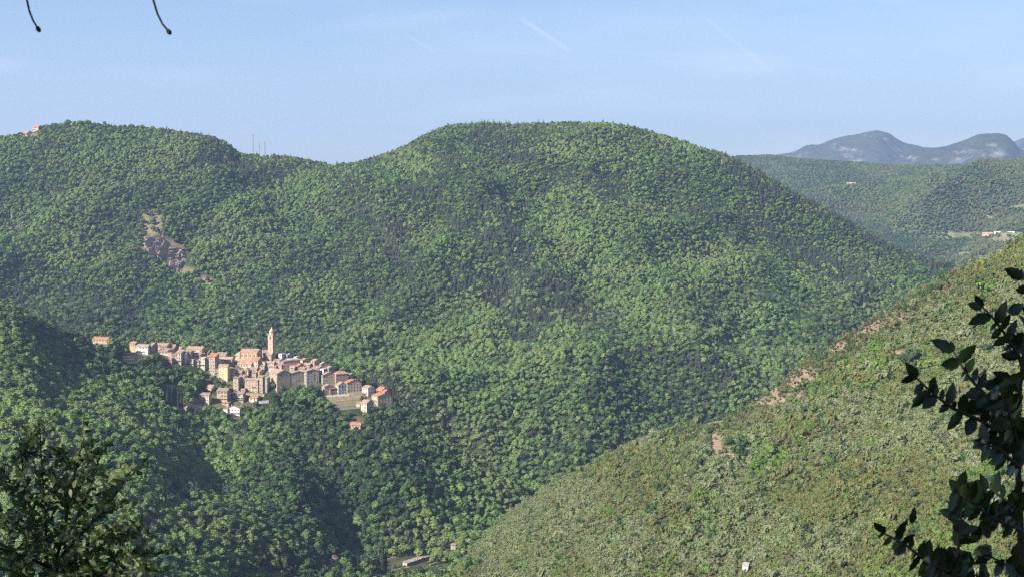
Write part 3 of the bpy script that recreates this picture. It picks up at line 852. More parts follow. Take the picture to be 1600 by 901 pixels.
HOUSES = [
 # x0, xc, x1, ytop, yeave, ybase, wall, roof, kind, extras, label
 (143,168,169,525.5,530,541,'peach','orange','g',dict(bal=[(.35,.35,.55)],winset=(0,4)),'wide peach house with orange roof and porch, farthest left on the ridge road'),
 (141.5,150,151,538,541,546,'pink','pink','s',dict(),'low lean-to annex with faded pink roof before the leftmost house'),
 (202,211,212,533,536,545,'ochre','terra','g',dict(),'small ochre house tucked against the left side of the big white house'),
 (210.5,231,233,531,541,554,'white','pink','g',dict(bal=[(.42,.42,.3)],winset=(0,3),chim=1),'large white house with broad brown-pink roof above the terraced garden walls'),
 (233,237.5,243.5,534.5,540,553,'brown','brown','g',dict(winset=(4,)),'dark-sided house with brown roof right beside the big white house'),
 (243.5,261,262,535.5,539,546,'peach','terra','g',dict(),'peach house with long pink roof, behind and right of the dark-sided house'),
 (247,261.5,262,544,547.5,556,'cream','pink','s',dict(),'cream house under a low pink shed roof in front of the peach house'),
 (261.5,272,273,537.5,543,550,'cream','brown','g',dict(),'cream house with weathered brown roof in the upper row near the ridge'),
 (272,283,285,540,544.5,551,'cream','terra','g',dict(),'cream house with dark windows just left of the long brown-roofed building'),
 (260,268,270,549,550.5,559,'pink','terra','flat',dict(),'rose pink flat-topped house under the cream shed-roofed house'),
 (257.5,268,271,558,559.5,569,'pink','pink','flat',dict(bal=[(.2,.4,.6)]),'lowest pink house at the left end of the village, above the trees'),
 (268,275,276,551.5,554,566,'grey','brown','g',dict(),'narrow grey stone house between the pink houses and the red-brown roof'),
 (274,283,284,546,551,571,'beige','terra','s',dict(bal=[(.1,.42,.8)],winset=(0,3)),'tall beige house with red-brown shed roof and a row of small windows'),
 (282.5,290,291,547.5,552,569,'white','pink','s',dict(bal=[(.05,.3,.9),(.05,.55,.9)],winset=(4,)),'whitish house with two stacked balconies in the lower left row'),
 (289,315,319.5,540.5,545.5,551,'cream','terra','g',dict(winset=(0,)),'long low building with one continuous orange-brown roof on the ridge'),
 (289,298,299,546.5,549,566,'grey','brown','g',dict(),'grey stone house below the left end of the long orange-brown roof'),
 (297.5,306,307,549,551.5,564,'brown','brown','flat',dict(winset=(4,),skip=0),'dark house with big porch openings under the long orange-brown roof'),
 (305,313,314,551,553,566,'stone','pink','g',dict(),'rubble stone house right of the dark porch openings'),
 (291,302,303,559,561,573,'beige','flat','flat',dict(bal=[(.1,.5,.8)]),'beige terrace house at the lower edge above the tree line, left part'),
 (301,311,312,560,562.5,575,'beige','brown','s',dict(bal=[(0,.45,1.0),(0,.15,1.0)]),'beige house with brown wooden balconies at the lower tree line'),
 (311,320,325.5,556,558.5,580,'cream','flat','flat',dict(bal=[(0,.5,.95)],winset=(0,3)),'tall pale corner house with dark right side and a broad balcony'),
 (316,325,328.5,546,551,558,'beige','terra','g',dict(),'small house with reddish roof at the right end of the long building'),
 (323,336,340,549.5,557.5,584,'stone','orange','s',dict(winset=(0,3)),'very tall stone house with a bright red-orange slanting roof'),
 (337,352,355,548.5,555,561,'cream','brown','g',dict(),'broad brown-roofed house with white wall left of the church, upper row'),
 (347.5,362.5,364,554.5,560.5,571,'grey','pink','g',dict(winset=(3,)),'grey house with pink roof directly left of the church front'),
 (335,345,346,562,565,577,'pink','flat','flat',dict(),'pinkish terrace house between the tall stone house and the yellow house'),
 (334,341,342,574,576,588,'beige','pink','s',dict(bal=[(.1,.6,.8)]),'small beige house at the left foot of the yellow house'),
 (341,355.5,357,567.5,572,596,'yellow','pink','g',dict(arch=True,winset=(3,),skip=.3),'bright yellow house with a tall arched recess in its base'),
 (356,366.5,368,571.5,577,591,'beige','brown','h',dict(winset=(0,3)),'pale beige house with hipped roof right of the yellow house'),
 (367,377.5,379,575,581,593,'pink','brown','g',dict(),'dull pink house with brown gable roof below the church steps'),
 (370,392.5,394,563,568.5,580,'cream','pink','g',dict(winset=(0,),maxwin=6),'long cream house with pink roof directly below the church aisle'),
 (393,403,409,557,563,581,'cream','orange','g',dict(winset=(0,)),'cream house with bright orange roof below the right end of the church'),
 (405.5,418,419,546.5,550.5,558,'beige','terra','s',dict(wins=False),'low terracotta-roofed sacristy between the church and the bell tower'),
 (410.5,424,426,551,554,565,'grey','pink','g',dict(winset=(3,)),'grey stone house at the foot of the bell tower'),
 (406.5,414,418,563,565.5,579,'cream','brown','f',dict(winset=(0,)),'narrow light gabled house right of the orange-roofed cream house'),
 (416,428,430,563.5,566.5,579,'beige','pink','g',dict(winset=(0,3)),'beige house two rows below the bell tower with a pink roof'),
 (427,437,441,560,562.5,572,'pink','pink','g',dict(),'small pink-toned house between the tower houses and the big dark block'),
 (434.8,440.5,446,549.5,552.5,562,'white','flat','flat',dict(winset=(4,)),'brilliant white house end right of the bell tower with flat roof'),
 (446,449,457.5,551.5,554,562,'grey','grey','g',dict(),'low grey-roofed house joined to the brilliant white house end'),
 (457,463,468,554.5,557,563,'white','flat','flat',dict(),'small white flat-roofed house on the crest right of the white house'),
 (444,453,469,559.5,561.5,570,'cream','flat','flat',dict(),'cream house with a white roof terrace in the upper right quarter'),
 (434,442.5,467,561.5,564.5,579,'pink','brown','g',dict(winset=(0,3)),'big block with a broad dark right wall above the long pink roofs'),
 (468,473,484.5,558.5,562.5,572,'cream','orange','g',dict(),'small house with red gabled roof at the right end of the crest'),
 (485,491,500.5,560,564,577,'peach','terra','g',dict(winset=(4,)),'peach-sided house with orange roof and one big dark window'),
 (486,498.5,500,571,574.5,582,'pink','pink','s',dict(wins=False),'low pink-roofed annex in front of the orange-roofed peach house'),
 (498.5,501.5,512,564.5,568.5,579,'brown','grey','g',dict(),'dark house with grey slab roof sloping down to the right'),
 (460,465,475,567,571.5,580,'ochre','orange','g',dict(),'little yellow-ochre house with an orange roof mid village'),
 (474,483.5,486,566,569.5,578,'pink','pink','g',dict(),'small pink-roofed house right of the yellow-ochre one'),
 (499.5,505.5,513,573.5,576,585,'white','flat','flat',dict(),'bright white little house at the top right of the village'),
 (508.5,513.5,522,571,574.5,584,'peach','terra','g',dict(),'peach house, last one on the upper right edge'),
 (417,433,452.5,576.5,583,613,'stone','pink','g',dict(winset=(0,3),maxwin=34,skip=.06),'massive stone block with three rows of windows, its right wall in shade'),
 (452,456,476.5,578,582.5,603,'grey','pink','g',dict(winset=(0,3)),'dark long stone house right of the massive block'),
 (474,479,497.5,575,579.5,606,'grey','pink','g',dict(winset=(3,4)),'patchy grey stone house with a broken facade above the tall trees'),
 (490.5,495,502,577,582,595,'stone','grey','g',dict(),'narrow stone house squeezed between the patchy facade and the pink roof'),
 (500,504,523.5,580,586,602,'beige','pink','g',dict(winset=(3,)),'stone house with a bright pink roof and a lit left gable'),
 (520,525,543.5,578.5,584,600,'brown','terra','h',dict(winset=(3,)),'dark house with hipped reddish roof and a green patched wall'),
 (539,544.5,553,582.5,587,597,'beige','grey','g',dict(),'greyish house with a slab roof below the upper right edge'),
 (502,507,521,599.5,603.5,618,'cream','pink','g',dict(winset=(4,0)),'cream-gabled house with a white-blue side at the lower road'),
 (514.5,516,527.5,605,607,618,'maroon','brown','s',dict(winset=(4,),skip=0),'dark maroon house with an open arcade at the lower road'),
 (523,528.5,541.5,595.5,601.5,617,'white','terra','g',dict(winset=(4,),skip=0),'white house with three big dark windows on its side by the lower road'),
 (536,542.5,564,591.5,597.5,614,'beige','orange','g',dict(winset=(0,4),skip=0),'long house with bright orange roof at the right end of the road row'),
 (565,575,584.5,601.5,605.5,619,'white','terra','g',dict(bal=[(.3,.35,.6)],winset=(0,)),'white house with balcony right of the road row'),
 (587,597,606,603.5,609,620,'peach','orange','g',dict(),'rear one of the orange-roofed houses at the far right end'),
 (589,600,609.5,608,613,624,'peach','orange','g',dict(),'middle one of the orange-roofed houses at the far right end'),
 (579,590,613,613,618.5,635,'peach','orange','g',dict(winset=(0,4),bal=[(.1,.5,.8)]),'large peach house with sweeping orange roof, lowest of the right-end group'),
 (563,573,582.5,624,629,647,'cream','terra','g',dict(winset=(0,)),'tall cream house with dark right wall below the right-end group'),
 (556.5,562.5,564,627.5,630,638,'cream','pink','s',dict(wins=False),'small cream shed leaning on the tall cream house'),
 (320,330,336.5,600.5,606.5,612,'white','pink','g',dict(),'little white house with pink roof and dark right gable below the village'),
 (310.5,326.5,328.5,612.5,616.5,633,'cream','brown','g',dict(winset=(3,),chim=0),'cream block house with a row of small dark windows, left outlier'),
 (338,355,358.5,605.5,610.5,632,'stone','brown','g',dict(bal=[(.3,.45,.6)]),'square stone house with balcony below the yellow house'),
 (362.5,380,382.5,611.5,614.5,630,'stone','brown','g',dict(bal=[(.5,.4,.4)]),'stone house with an iron balcony right of the square stone house'),
 (376,383,385,604.5,607,614,'pink','pink','flat',dict(),'tiny bright pink house at the foot of the stone tower house'),
 (364,372.5,376,587.5,590,612,'stone','brown','g',dict(winset=(3,)),'slim tower-like stone house left of the big stone frontage'),
 (381.5,403,404,590,593.5,614,'stone','pink','g',dict(winset=(0,3),bal=[(.5,.5,.3)],maxwin=30),'big stone frontage full of small windows, centre of the lower village'),
 (402.5,410.5,412,586,588.5,614,'stone','pink','s',dict(winset=(0,3)),'taller narrow stone house at the right end of the big frontage'),
 (376.5,382,383,585,588,604,'white','pink','s',dict(),'narrow whitish house between the tower house and the big frontage'),
 (378,388,391.5,573.5,578,590,'peach','brown','h',dict(winset=(4,)),'hip-roofed peach house with an open loggia below the cream house'),
 (391,400,402,579,582,590,'grey','brown','g',dict(),'grey little house with dark roof gap beside the hip-roofed one'),
 (399.5,405,412.5,576,580.5,590,'yellow','orange','g',dict(wins=False),'pale yellow gable with a vivid orange roof in mid village'),
 (410.5,417.5,418.5,586.5,589.5,614,'grey','flat','flat',dict(winset=(0,3)),'grey stone house joined to the left of the massive block'),
 (388.5,401,405.5,616.5,621.5,631,'white','orange','g',dict(winset=(4,)),'small white house with vivid orange roof below the big frontage'),
 (355,374.5,376.5,632.5,637.5,650,'white','brown','f',dict(bal=[(0,.42,1.0)],winset=(0,3)),'white chalet-like house with front gable, lowest of the left outliers'),
 (348.5,355.5,356.5,635.5,638,645,'white','brown','s',dict(wins=False),'small white wing at the left of the chalet-like house'),
 (282,291,293.5,633,636.5,642,'pink','pink','g',dict(),'small pink-roofed cottage half hidden by trees at the lower left'),
 (262,267.5,268.5,544.5,546.5,552,'cream','brown','g',dict(wins=False),'tiny cream house squeezed behind the cream shed-roofed house'),
 (310.5,317,318,550.5,552.5,561,'beige','terra','g',dict(),'small beige house between the rubble stone house and the tall stone house'),
 (345,354,355,559.5,562,570,'beige','brown','g',dict(),'beige house under the broad brown-roofed house left of the church'),
 (391,401,403,573,576.5,587,'beige','brown','g',dict(winset=(3,)),'beige brown-roofed house directly under the orange-roofed cream house'),
 (404,413,414,568,571,581,'stone','pink','g',dict(winset=(3,)),'stone house below the narrow light gabled house'),
 (419,430,431,570,573.5,583,'cream','brown','g',dict(winset=(3,)),'cream brown-roofed house behind the massive stone block'),
 (430,440,443,566.5,569.5,580,'beige','terra','g',dict(winset=(3,)),'beige terracotta-roofed house behind the right end of the massive block'),
 (452,460,462,570.5,574,583,'grey','pink','g',dict(winset=(3,)),'grey pink-roofed house left below the yellow-ochre house'),
 (466,476,478,572.5,575.5,584,'beige','brown','g',dict(winset=(3,)),'beige brown-roofed house right below the yellow-ochre house'),
 (487,494,496,574.5,577.5,586,'grey','brown','g',dict(winset=(3,)),'grey brown-roofed house behind the squeezed narrow stone house'),
 (327,333,334,585,587.5,596,'stone','brown','s',dict(wins=False),'low stone annex at the foot of the very tall stone house'),
 (346,357,358.5,627,629.5,637,'stone','brown','s',dict(wins=False),'low stone annex between the square stone house and the white chalet'),
 (544,563,564.5,658.5,663.5,672,'peach','orange','g',dict(winset=(0,1),skip=0),'lone house with bright orange roof in the meadow below the village'),
]
for hh in HOUSES:
    x0, xc, x1, yt, ye, yb, wa, ro, rk, ex_, lab = hh
    house(x0, xc, x1, yt, ye, yb, wa, ro, rk, label=lab, **ex_)

# parish church: nave with clerestory, lower aisle in front, tall left front
def church():
    D = 1452.0; m = D/F
    P = pt(402, 572, D); th = R(14)
    w = (402-374)*m/math.cos(th); d = 12.0
    h = (572-549.5)*m; rise = 2.6
    ex = Vector((math.cos(th), -math.sin(th), 0))
    o = empty('church', Vector(P)-ex*w, -th)
    tag(o, 'long brownish parish church with clerestory windows left of the bell tower', 'church')
    mb = MB(); walls_build(mb, 'g', w, d, h, rise, 6); mb.box(-.02, -.5, h-.5, w+.02, -.003, h-.15); mb.build('wall', WALL['church'], o)
    mb = MB(); roof_build(mb, 'g', w, d, h, rise); mb.build('roof', ROOF['terra'], o)
    ah = (572-566)*m                   # aisle eave
    at = (572-559.5)*m
    mb = MB(); mb.box(-.6, -5.2, -8, w-1, -.004, ah)
    mb.add([(-.6,-5.2,ah),(-.6,-.004,ah),(-.6,-.004,at),(w-1,-5.2,ah),(w-1,-.004,ah),(w-1,-.004,at)], [(0,1,2),(3,5,4)])
    ai = mb.build('aisle', WALL['church'], o)
    mb = MB(); mb.add([(-1,-5.6,ah),(w-.7,-5.6,ah),(w-.7,-.02,at+.1),(-1,-.02,at+.1),(-1,-5.6,ah+.25),(w-.7,-5.6,ah+.25),(w-.7,-.02,at+.35),(-1,-.02,at+.35)], [(3,2,1,0),(4,5,6,7),(0,1,5,4),(1,2,6,5),(2,3,7,6),(3,0,4,7)])
    mb.build('aisle_roof', ROOF['terra'], ai)
    # stepped west front
    mb = MB(); mb.prism([(-5, -6), (-.05, -6), (-.05, h+.6), (-2.2, h-1.0), (-5, h-2.6)], -1.0, d-1); mb.build('facade', WALL['peach'], o)
    for k in range(4):
        wo = link('window', WIN[4], o, (w*(.12+.24*k), 0, (572-556.5)*m))
    wo = link('window', WIN[0], o, (-3.0, -1.0, (572-557)*m))
    for k in range(3):
        wo = link('window', WIN[0], o, (w, 2.5+3.3*k, h-3)); wo.rotation_euler = (0, 0, math.pi/2)
    for k in range(5):
        mb = MB(); mb.box(w*(.02+.235*k)-.3, -.45, at+.4, w*(.02+.235*k)+.3, -.003, h-.5); mb.build('buttress', WALL['church'], o)
    RECTS.append((365, 407, 543, 572, D)); FOOT.append((o.location.x+w/2, o.location.y+5, 14))
church()
def bell_tower():
    D = 1464.0; m = D/F; P = pt(426.3, 556, D); th = R(22)
    w = 5.5; hs = (556-523)*m
    ex = Vector((math.cos(th), -math.sin(th), 0))
    o = empty('bell_tower', Vector(P)-ex*w, -th)
    tag(o, 'tall slender bell tower with open belfry and small dome, highest thing in the village', 'bell tower')
    mb = MB(); mb.box(0, 0, -4, w, w, hs); mb.build('shaft', WALL['church'], o)
    for z in (hs*.42, hs*.74):
        mb = MB(); mb.box(-.18, -.18, z, w+.18, w+.18, z+.35); mb.build('cornice', WALL['peach'], o)
    mb = MB(); mb.box(-.35, -.35, hs, w+.35, w+.35, hs+.5); mb.build('cornice', WALL['peach'], o)
    c = (w/2, w/2)
    mb = MB(); mb.lathe([(2.45, hs+.5), (2.45, hs+3.4), (2.8, hs+3.5), (2.8, hs+3.8)], 8, c); dr = mb.build('drum', WALL['peach'], o)
    mb = MB(); mb.lathe([(2.3, hs+3.8), (2.1, hs+4.8), (1.55, hs+5.7), (.9, hs+6.4), (.5, hs+6.8), (.42, hs+7.4), (.12, hs+7.9), (.06, hs+8.5)], 10, c); mb.build('dome', WALL['peach'], o, smooth=False)
    mb = MB(); mb.box(-.06+c[0], -.06+c[1], hs+8.3, .06+c[0], .06+c[1], hs+9.8); mb.box(c[0]-.45, c[1]-.05, hs+9.1, c[0]+.45, c[1]+.05, hs+9.25); mb.build('cross', M['iron'], o)
    for side in (0, 1):
        for (zz, ww, hh_) in ((hs*.80, 1.4, 3.2), (hs*.55, .6, 1.2), (hs*.28, .6, 1.2)):
            prof = [(-ww/2, 0), (ww/2, 0), (ww/2, hh_-ww/2)]+[(ww/2*math.cos(t), hh_-ww/2+ww/2*math.sin(t)) for t in np.linspace(.4, math.pi-.4, 5)]+[(-ww/2, hh_-ww/2)]
            mb = MB(); mb.prism(prof, -.05, .1)
            wo = mb.build('belfry_opening' if hh_ > 2 else 'window', M['glass'], o)
            wo.location = (w/2, 0, zz) if side == 0 else (w, w/2, zz)
            if side: wo.rotation_euler = (0, 0, math.pi/2)
    for s4 in range(4):
        a4 = s4*math.pi/2+math.pi/8*0
        cx, cy2 = (.25, .25) if s4 == 0 else (w-.25, .25) if s4 == 1 else (w-.25, w-.25) if s4 == 2 else (.25, w-.25)
        mb = MB(); mb.lathe([(.3, hs+.5), (.3, hs+1.3), (.08, hs+2.0)], 6, (cx, cy2)); mb.build('pinnacle', WALL['peach'], o)
    RECTS.append((416, 431, 511, 553, D)); FOOT.append((o.location.x+3, o.location.y+3, 6))
bell_tower()

def wall_run(p0, p1, hgt, mat, label, thick=.6, mass=None, name='retaining_wall', low=2.5, D=None):
    """A garden or road wall between two ground points given as photo pixels."""
    mass = mass or M2
    A = mass.hit(*p0) if D is None else pt(*p0, D); B = mass.hit(*p1) if D is None else pt(*p1, D)
    if A is None or B is None: return
    A = Vector(A); B = Vector(B)
    mid = (A+B)/2; dv = (B-A); L = math.hypot(dv.x, dv.y)
    o = empty(name, A, math.atan2(dv.y, dv.x)); tag(o, label, 'wall')
    mb = MB(); sl = dv.z/max(L, .1); n = max(4, int(L/3)); vs = []; fs = []
    for i in range(n+1):
        x = L*i/n; j = .10*random.uniform(-1, 1)
        vs += [(x, 0, sl*x-low), (x, thick, sl*x-low), (x, thick, sl*x+hgt+j), (x, 0, sl*x+hgt+j)]
    for i in range(n):
        a = i*4; fs += [(a, a+4, a+7, a+3), (a+3, a+7, a+6, a+2), (a+2, a+6, a+5, a+1)]
    fs += [(0, 3, 2, 1), (n*4, n*4+1, n*4+2, n*4+3)]
    mb.add(vs, fs); mb.build('masonry', mat, o)
    mb = MB(); vs = []; fs = []
    for i in range(n+1):
        x = L*i/n; vs += [(x, -.08, sl*x+hgt+.12), (x, thick+.08, sl*x+hgt+.12), (x, thick+.08, sl*x+hgt+.26), (x, -.08, sl*x+hgt+.26)]
    for i in range(n):
        a = i*4; fs += [(a, a+4, a+7, a+3), (a+3, a+7, a+6, a+2), (a+2, a+6, a+5, a+1), (a+1, a+5, a+4, a)]
    fs += [(0, 3, 2, 1), (n*4, n*4+1, n*4+2, n*4+3)]
    mb.add(vs, fs); mb.build('coping', WALL['beige'], o)
    RECTS.append((min(p0[0], p1[0]), max(p0[0], p1[0]), min(p0[1], p1[1])-hgt/A.y*F, max(p0[1], p1[1])-1, min(A.y, B.y)))
wall_run((192,559),(240,558),1.6,WALL['stone'],'upper tan garden wall in front of the big white house')
wall_run((193,564),(241,563),1.7,WALL['brown'],'middle brown garden wall below the big white house')
wall_run((198,568),(240,567),1.2,WALL['cream'],'lowest pale garden wall below the big white house')
wall_run((506,620.5),(546,617.5),1.4,WALL['white'],'white parapet wall along the lower road')
wall_run((524,629),(556,626),1.2,WALL['stone'],'topmost terrace wall of the parking terraces')
wall_run((522,633),(560,630),1.2,WALL['stone'],'second terrace wall of the parking terraces')
wall_run((524,637),(561,634),1.2,WALL['beige'],'third terrace wall of the parking terraces')
wall_run((526,641),(562,638),1.6,WALL['concrete'],'lowest pale concrete wall of the parking terraces')
wall_run((296,634),(352,640),1.0,WALL['stone'],'low field wall below the left outlying houses')
wall_run((384,618),(413,620),2.4,WALL['stone'],'stone terrace wall along the foot of the big stone frontage')
wall_run((328,583),(342,592),2.0,WALL['stone'],'sloping stone wall left of the yellow house')
wall_run((404,631),(420,630),2.6,WALL['concrete'],'grey concrete garage wall right of the small orange-roofed house')
wall_run((356,655),(376,655),1.4,WALL['beige'],'pale garden wall under the chalet-like white house')
wall_run((60,514),(100,526),1.0,WALL['beige'],'pale roadside wall on the ridge left of the first house')
# valley floor buildings
house(513,524,527,867,873,884,'peach','terra','f',label='small stone farmhouse with front gable on the valley floor',name='farmhouse',winset=(0,),chim=1)
house(704,712,714,848,850.5,858,'stone','brown','g',label='ruined stone cottage among trees at the edge of the right slope',name='stone_cottage',chim=0,skip=.3)
def long_shed(p0, p1, wpx, label, mats, name='greenhouse', cat='greenhouse'):
    A = M2.hit(*p0); B = M2.hit(*p1); A, B = Vector(A), Vector(B); dv = B-A; L = math.hypot(dv.x, dv.y)
    o = empty(name, A, math.atan2(dv.y, dv.x)); tag(o, label, cat)
    sl = dv.z/L; hb = 2.2
    def strip(mb, y0, y1, za, zb):
        mb.add([(0,y0,za),(L,y0,za+sl*L),(L,y1,za+sl*L),(0,y1,za),(0,y0,zb),(L,y0,zb+sl*L),(L,y1,zb+sl*L),(0,y1,zb)], [(3,2,1,0),(4,5,6,7),(0,1,5,4),(1,2,6,5),(2,3,7,6),(3,0,4,7)])
    mb = MB(); strip(mb, 0, 4.2, -2, hb); mb.build('wall', mats[0], o)
    mb = MB(); mb.add([(-.3,-.4,hb),(L+.3,-.4,hb+sl*L),(L+.3,4.5,hb+1.0+sl*L),(-.3,4.5,hb+1.0),(-.3,-.4,hb+.2),(L+.3,-.4,hb+.2+sl*L),(L+.3,4.5,hb+1.2+sl*L),(-.3,4.5,hb+1.2)], [(3,2,1,0),(4,5,6,7),(0,1,5,4),(1,2,6,5),(2,3,7,6),(3,0,4,7)]); mb.build('roof', mats[1], o)
    n = int(L/2.6)
    for k in range(n):
        x = (k+.5)*L/n
        mb = MB(); mb.box(-.8, -.06, 0, .8, .05, 1.7); wo = mb.build('window', M['glass'], o); wo.location = (x, 0, .55+sl*x)
    RECTS.append((p0[0], p1[0], min(p0[1], p1[1])-6, max(p0[1], p1[1]), min(A.y, B.y)))
    FOOT.append((A.x+dv.x/2, A.y+dv.y/2+3, L/2))
long_shed((636,884),(657,877),10,'long low shed with a row of dark openings on the valley terraces',(WALL['beige'],ROOF['grey']))
long_shed((658,876),(672,873),10,'short pinkish-roofed shed end-on to the long low shed',(WALL['cream'],ROOF['pink']))
wall_run((606,876),(645,866),1.5,WALL['stone'],'upper field wall above the sheds on the valley floor')
wall_run((612,893),(640,888),1.2,WALL['beige'],'lower track wall by the dark cypresses on the valley floor')
wall_run((672,884),(700,876),1.4,WALL['peach'],'pinkish terrace wall right of the sheds')
house(1160,1169,1170,880.5,884,893,'white','flat','flat',label='tiny white hut among the bushes low on the right slope',name='field_hut',cat='hut',mass=M3,winset=(3,),below=2)
# skyline and distance
house(24,42,50,204,208.5,214,'peach','orange','g',label='orange-roofed farmhouse on the skyline, left and lower of the two',name='hilltop_house',mass=M1,D=2470,below=9)
house(51,60,63,195,198.5,207,'peach','orange','g',label='tall peach house on the skyline, right and higher of the two',name='hilltop_house',mass=M1,D=2490,below=9)
house(1324,1337,1339,282.5,285,289,'cream','pink','flat',label='isolated cream farmhouse on the wooded ridge far behind the main hill',name='distant_house',mass=M4b,D=4552,below=3)
house(1537,1551,1554,363,365,368,'pink','terra','g',label='red-roofed farmhouse on the far terraced hillside',name='distant_house',mass=M4b,below=2)
house(1558,1585,1588,361,362,364.5,'white','flat','flat',label='long white building right of the red-roofed farmhouse far away',name='distant_building',cat='building',mass=M4b,below=2)
house(1493,1497,1498,397,399,403,'white','flat','flat',label='tiny white building beside the road at the foot of the far hillside',name='distant_building',cat='building',mass=M4b,below=2)

# radio masts on the ridge
def mast(px, yt, yb, D, wid, label, arms):
    P = pt(px, yb, D); m = D/F; h = (yb-yt)*m
    o = empty('radio_mast', P); tag(o, label, 'radio mast', 'radio masts on the left ridge')
    mb = MB()
    for k in range(3):
        a = k*2.094; mb.tube([(wid*math.cos(a), wid*math.sin(a), -8), (wid*.35*math.cos(a), wid*.35*math.sin(a), h*.93)], [.30, .22], 4)
    n = int(h/2.2)
    for i in range(n):
        z = h*.92*i/n; z2 = h*.92*(i+1)/n; w1 = wid*(1-.65*z/h); w2 = wid*(1-.65*z2/h)
        for k in range(3):
            a, b_ = k*2.094, (k+1)*2.094
            mb.tube([(w1*math.cos(a), w1*math.sin(a), z), (w2*math.cos(b_), w2*math.sin(b_), z2)], [.13, .13], 3)
    mb.build('lattice', M['steel'], o)
    mb = MB(); mb.tube([(0, 0, h*.9), (0, 0, h)], [.25, .14], 5); mb.build('antenna', M['steel'], o)
    for fz in arms:
        z = h*fz; mb = MB(); mb.box(-1.3, -.25, z, -.5, .25, z+2.2); mb.box(.4, -.25, z+.3, 1.2, .25, z+2.4); mb.box(-.6, -.06, z+1, .6, .06, z+1.2); mb.build('antenna_panel', M['steel'], o)
mast(395.5,208,244,2630,.9,'tallest and leftmost of the three lattice radio masts on the ridge',(.72,.85))
mast(405,222,243,2630,.7,'shortest middle radio mast on the ridge',(.6,))
mast(414,219,243,2630,1.1,'rightmost of the three radio masts, with cluttered antennas',(.45,.7))
mb = MB(); P = pt(413, 246.5, 2620); mb.box(-2.5, -2, -8, 2.5, 2, 3.2)
o = empty('equipment_hut', P); tag(o, 'small white equipment hut at the foot of the rightmost radio mast', 'hut'); mb.build('wall', WALL['white'], o)
mb = MB(); mb.box(-2.9, -2.4, 3.2, 2.9, 2.4, 3.5); mb.build('roof', ROOF['flat'], o)

# rock cliff on the left hill: broken ledges standing out of the slope
def cliff():
    mb = MB(); nx, ny = 120, 90; vs = []; fs = []
    for i in range(nx):
        for j in range(ny):
            px = 212+94*i/(nx-1); py = 350+80*j/(ny-1)
            P = M1.hit(px, py)
            q = (px-222)/76                                    # runs from upper left to lower right
            mid = 378+34*q+4*math.sin(px/6.0); half = 15+9*math.sin(math.pi*min(1, max(0, q)))+4*float(fbm(px/8, 3, 31))
            e = (1-abs(py-mid)/half) if 0 < q < 1 else -1
            e = min(e*2.2, min(q, 1-q)*6) + .55*float(fbm(px/7, py/6, 33))
            e = max(0, min(1, e))
            lean = px + .35*py
            crack = 1-min(1, abs(float(vnoise(lean/8.5, py/40, 77))-.5)*7)
            ledge = (py/9+px/60+2.6*float(vnoise(px/10, py/14, 79))) % 1.0
            out = -6 + e*(12 + 4*ledge + 9*float(fbm(lean/6, py/11, 80)) - 10*crack)
            vs.append((P[0]-out*.25, P[1]-out*.9, P[2]+out*.35))
    for i in range(nx-1):
        for j in range(ny-1): fs.append((i*ny+j, i*ny+j+1, (i+1)*ny+j+1, (i+1)*ny+j))
    m, n, l, b = new_mat('cliff_rock')
    c = ramp(n, l, noise(n, l, .22, 8, 'World', rough=.75), [(.3, (.11,.09,.07)), (.5, (.25,.20,.16)), (.75, (.38,.31,.25))])
    l.new(c, b.inputs['Base Color']); b.inputs['Roughness'].default_value = .95
    bp = n.new('ShaderNodeBump'); bp.inputs['Distance'].default_value = 1.5; l.new(noise(n, l, .6, 8, 'World', rough=.8), bp.inputs['Height']); l.new(bp.outputs[0], b.inputs['Normal'])
    tag(mb.add(vs, fs).build('rock_cliff', m), 'broken pinkish grey rock cliff in the forest on the left hill', 'cliff', kind='structure')
cliff()

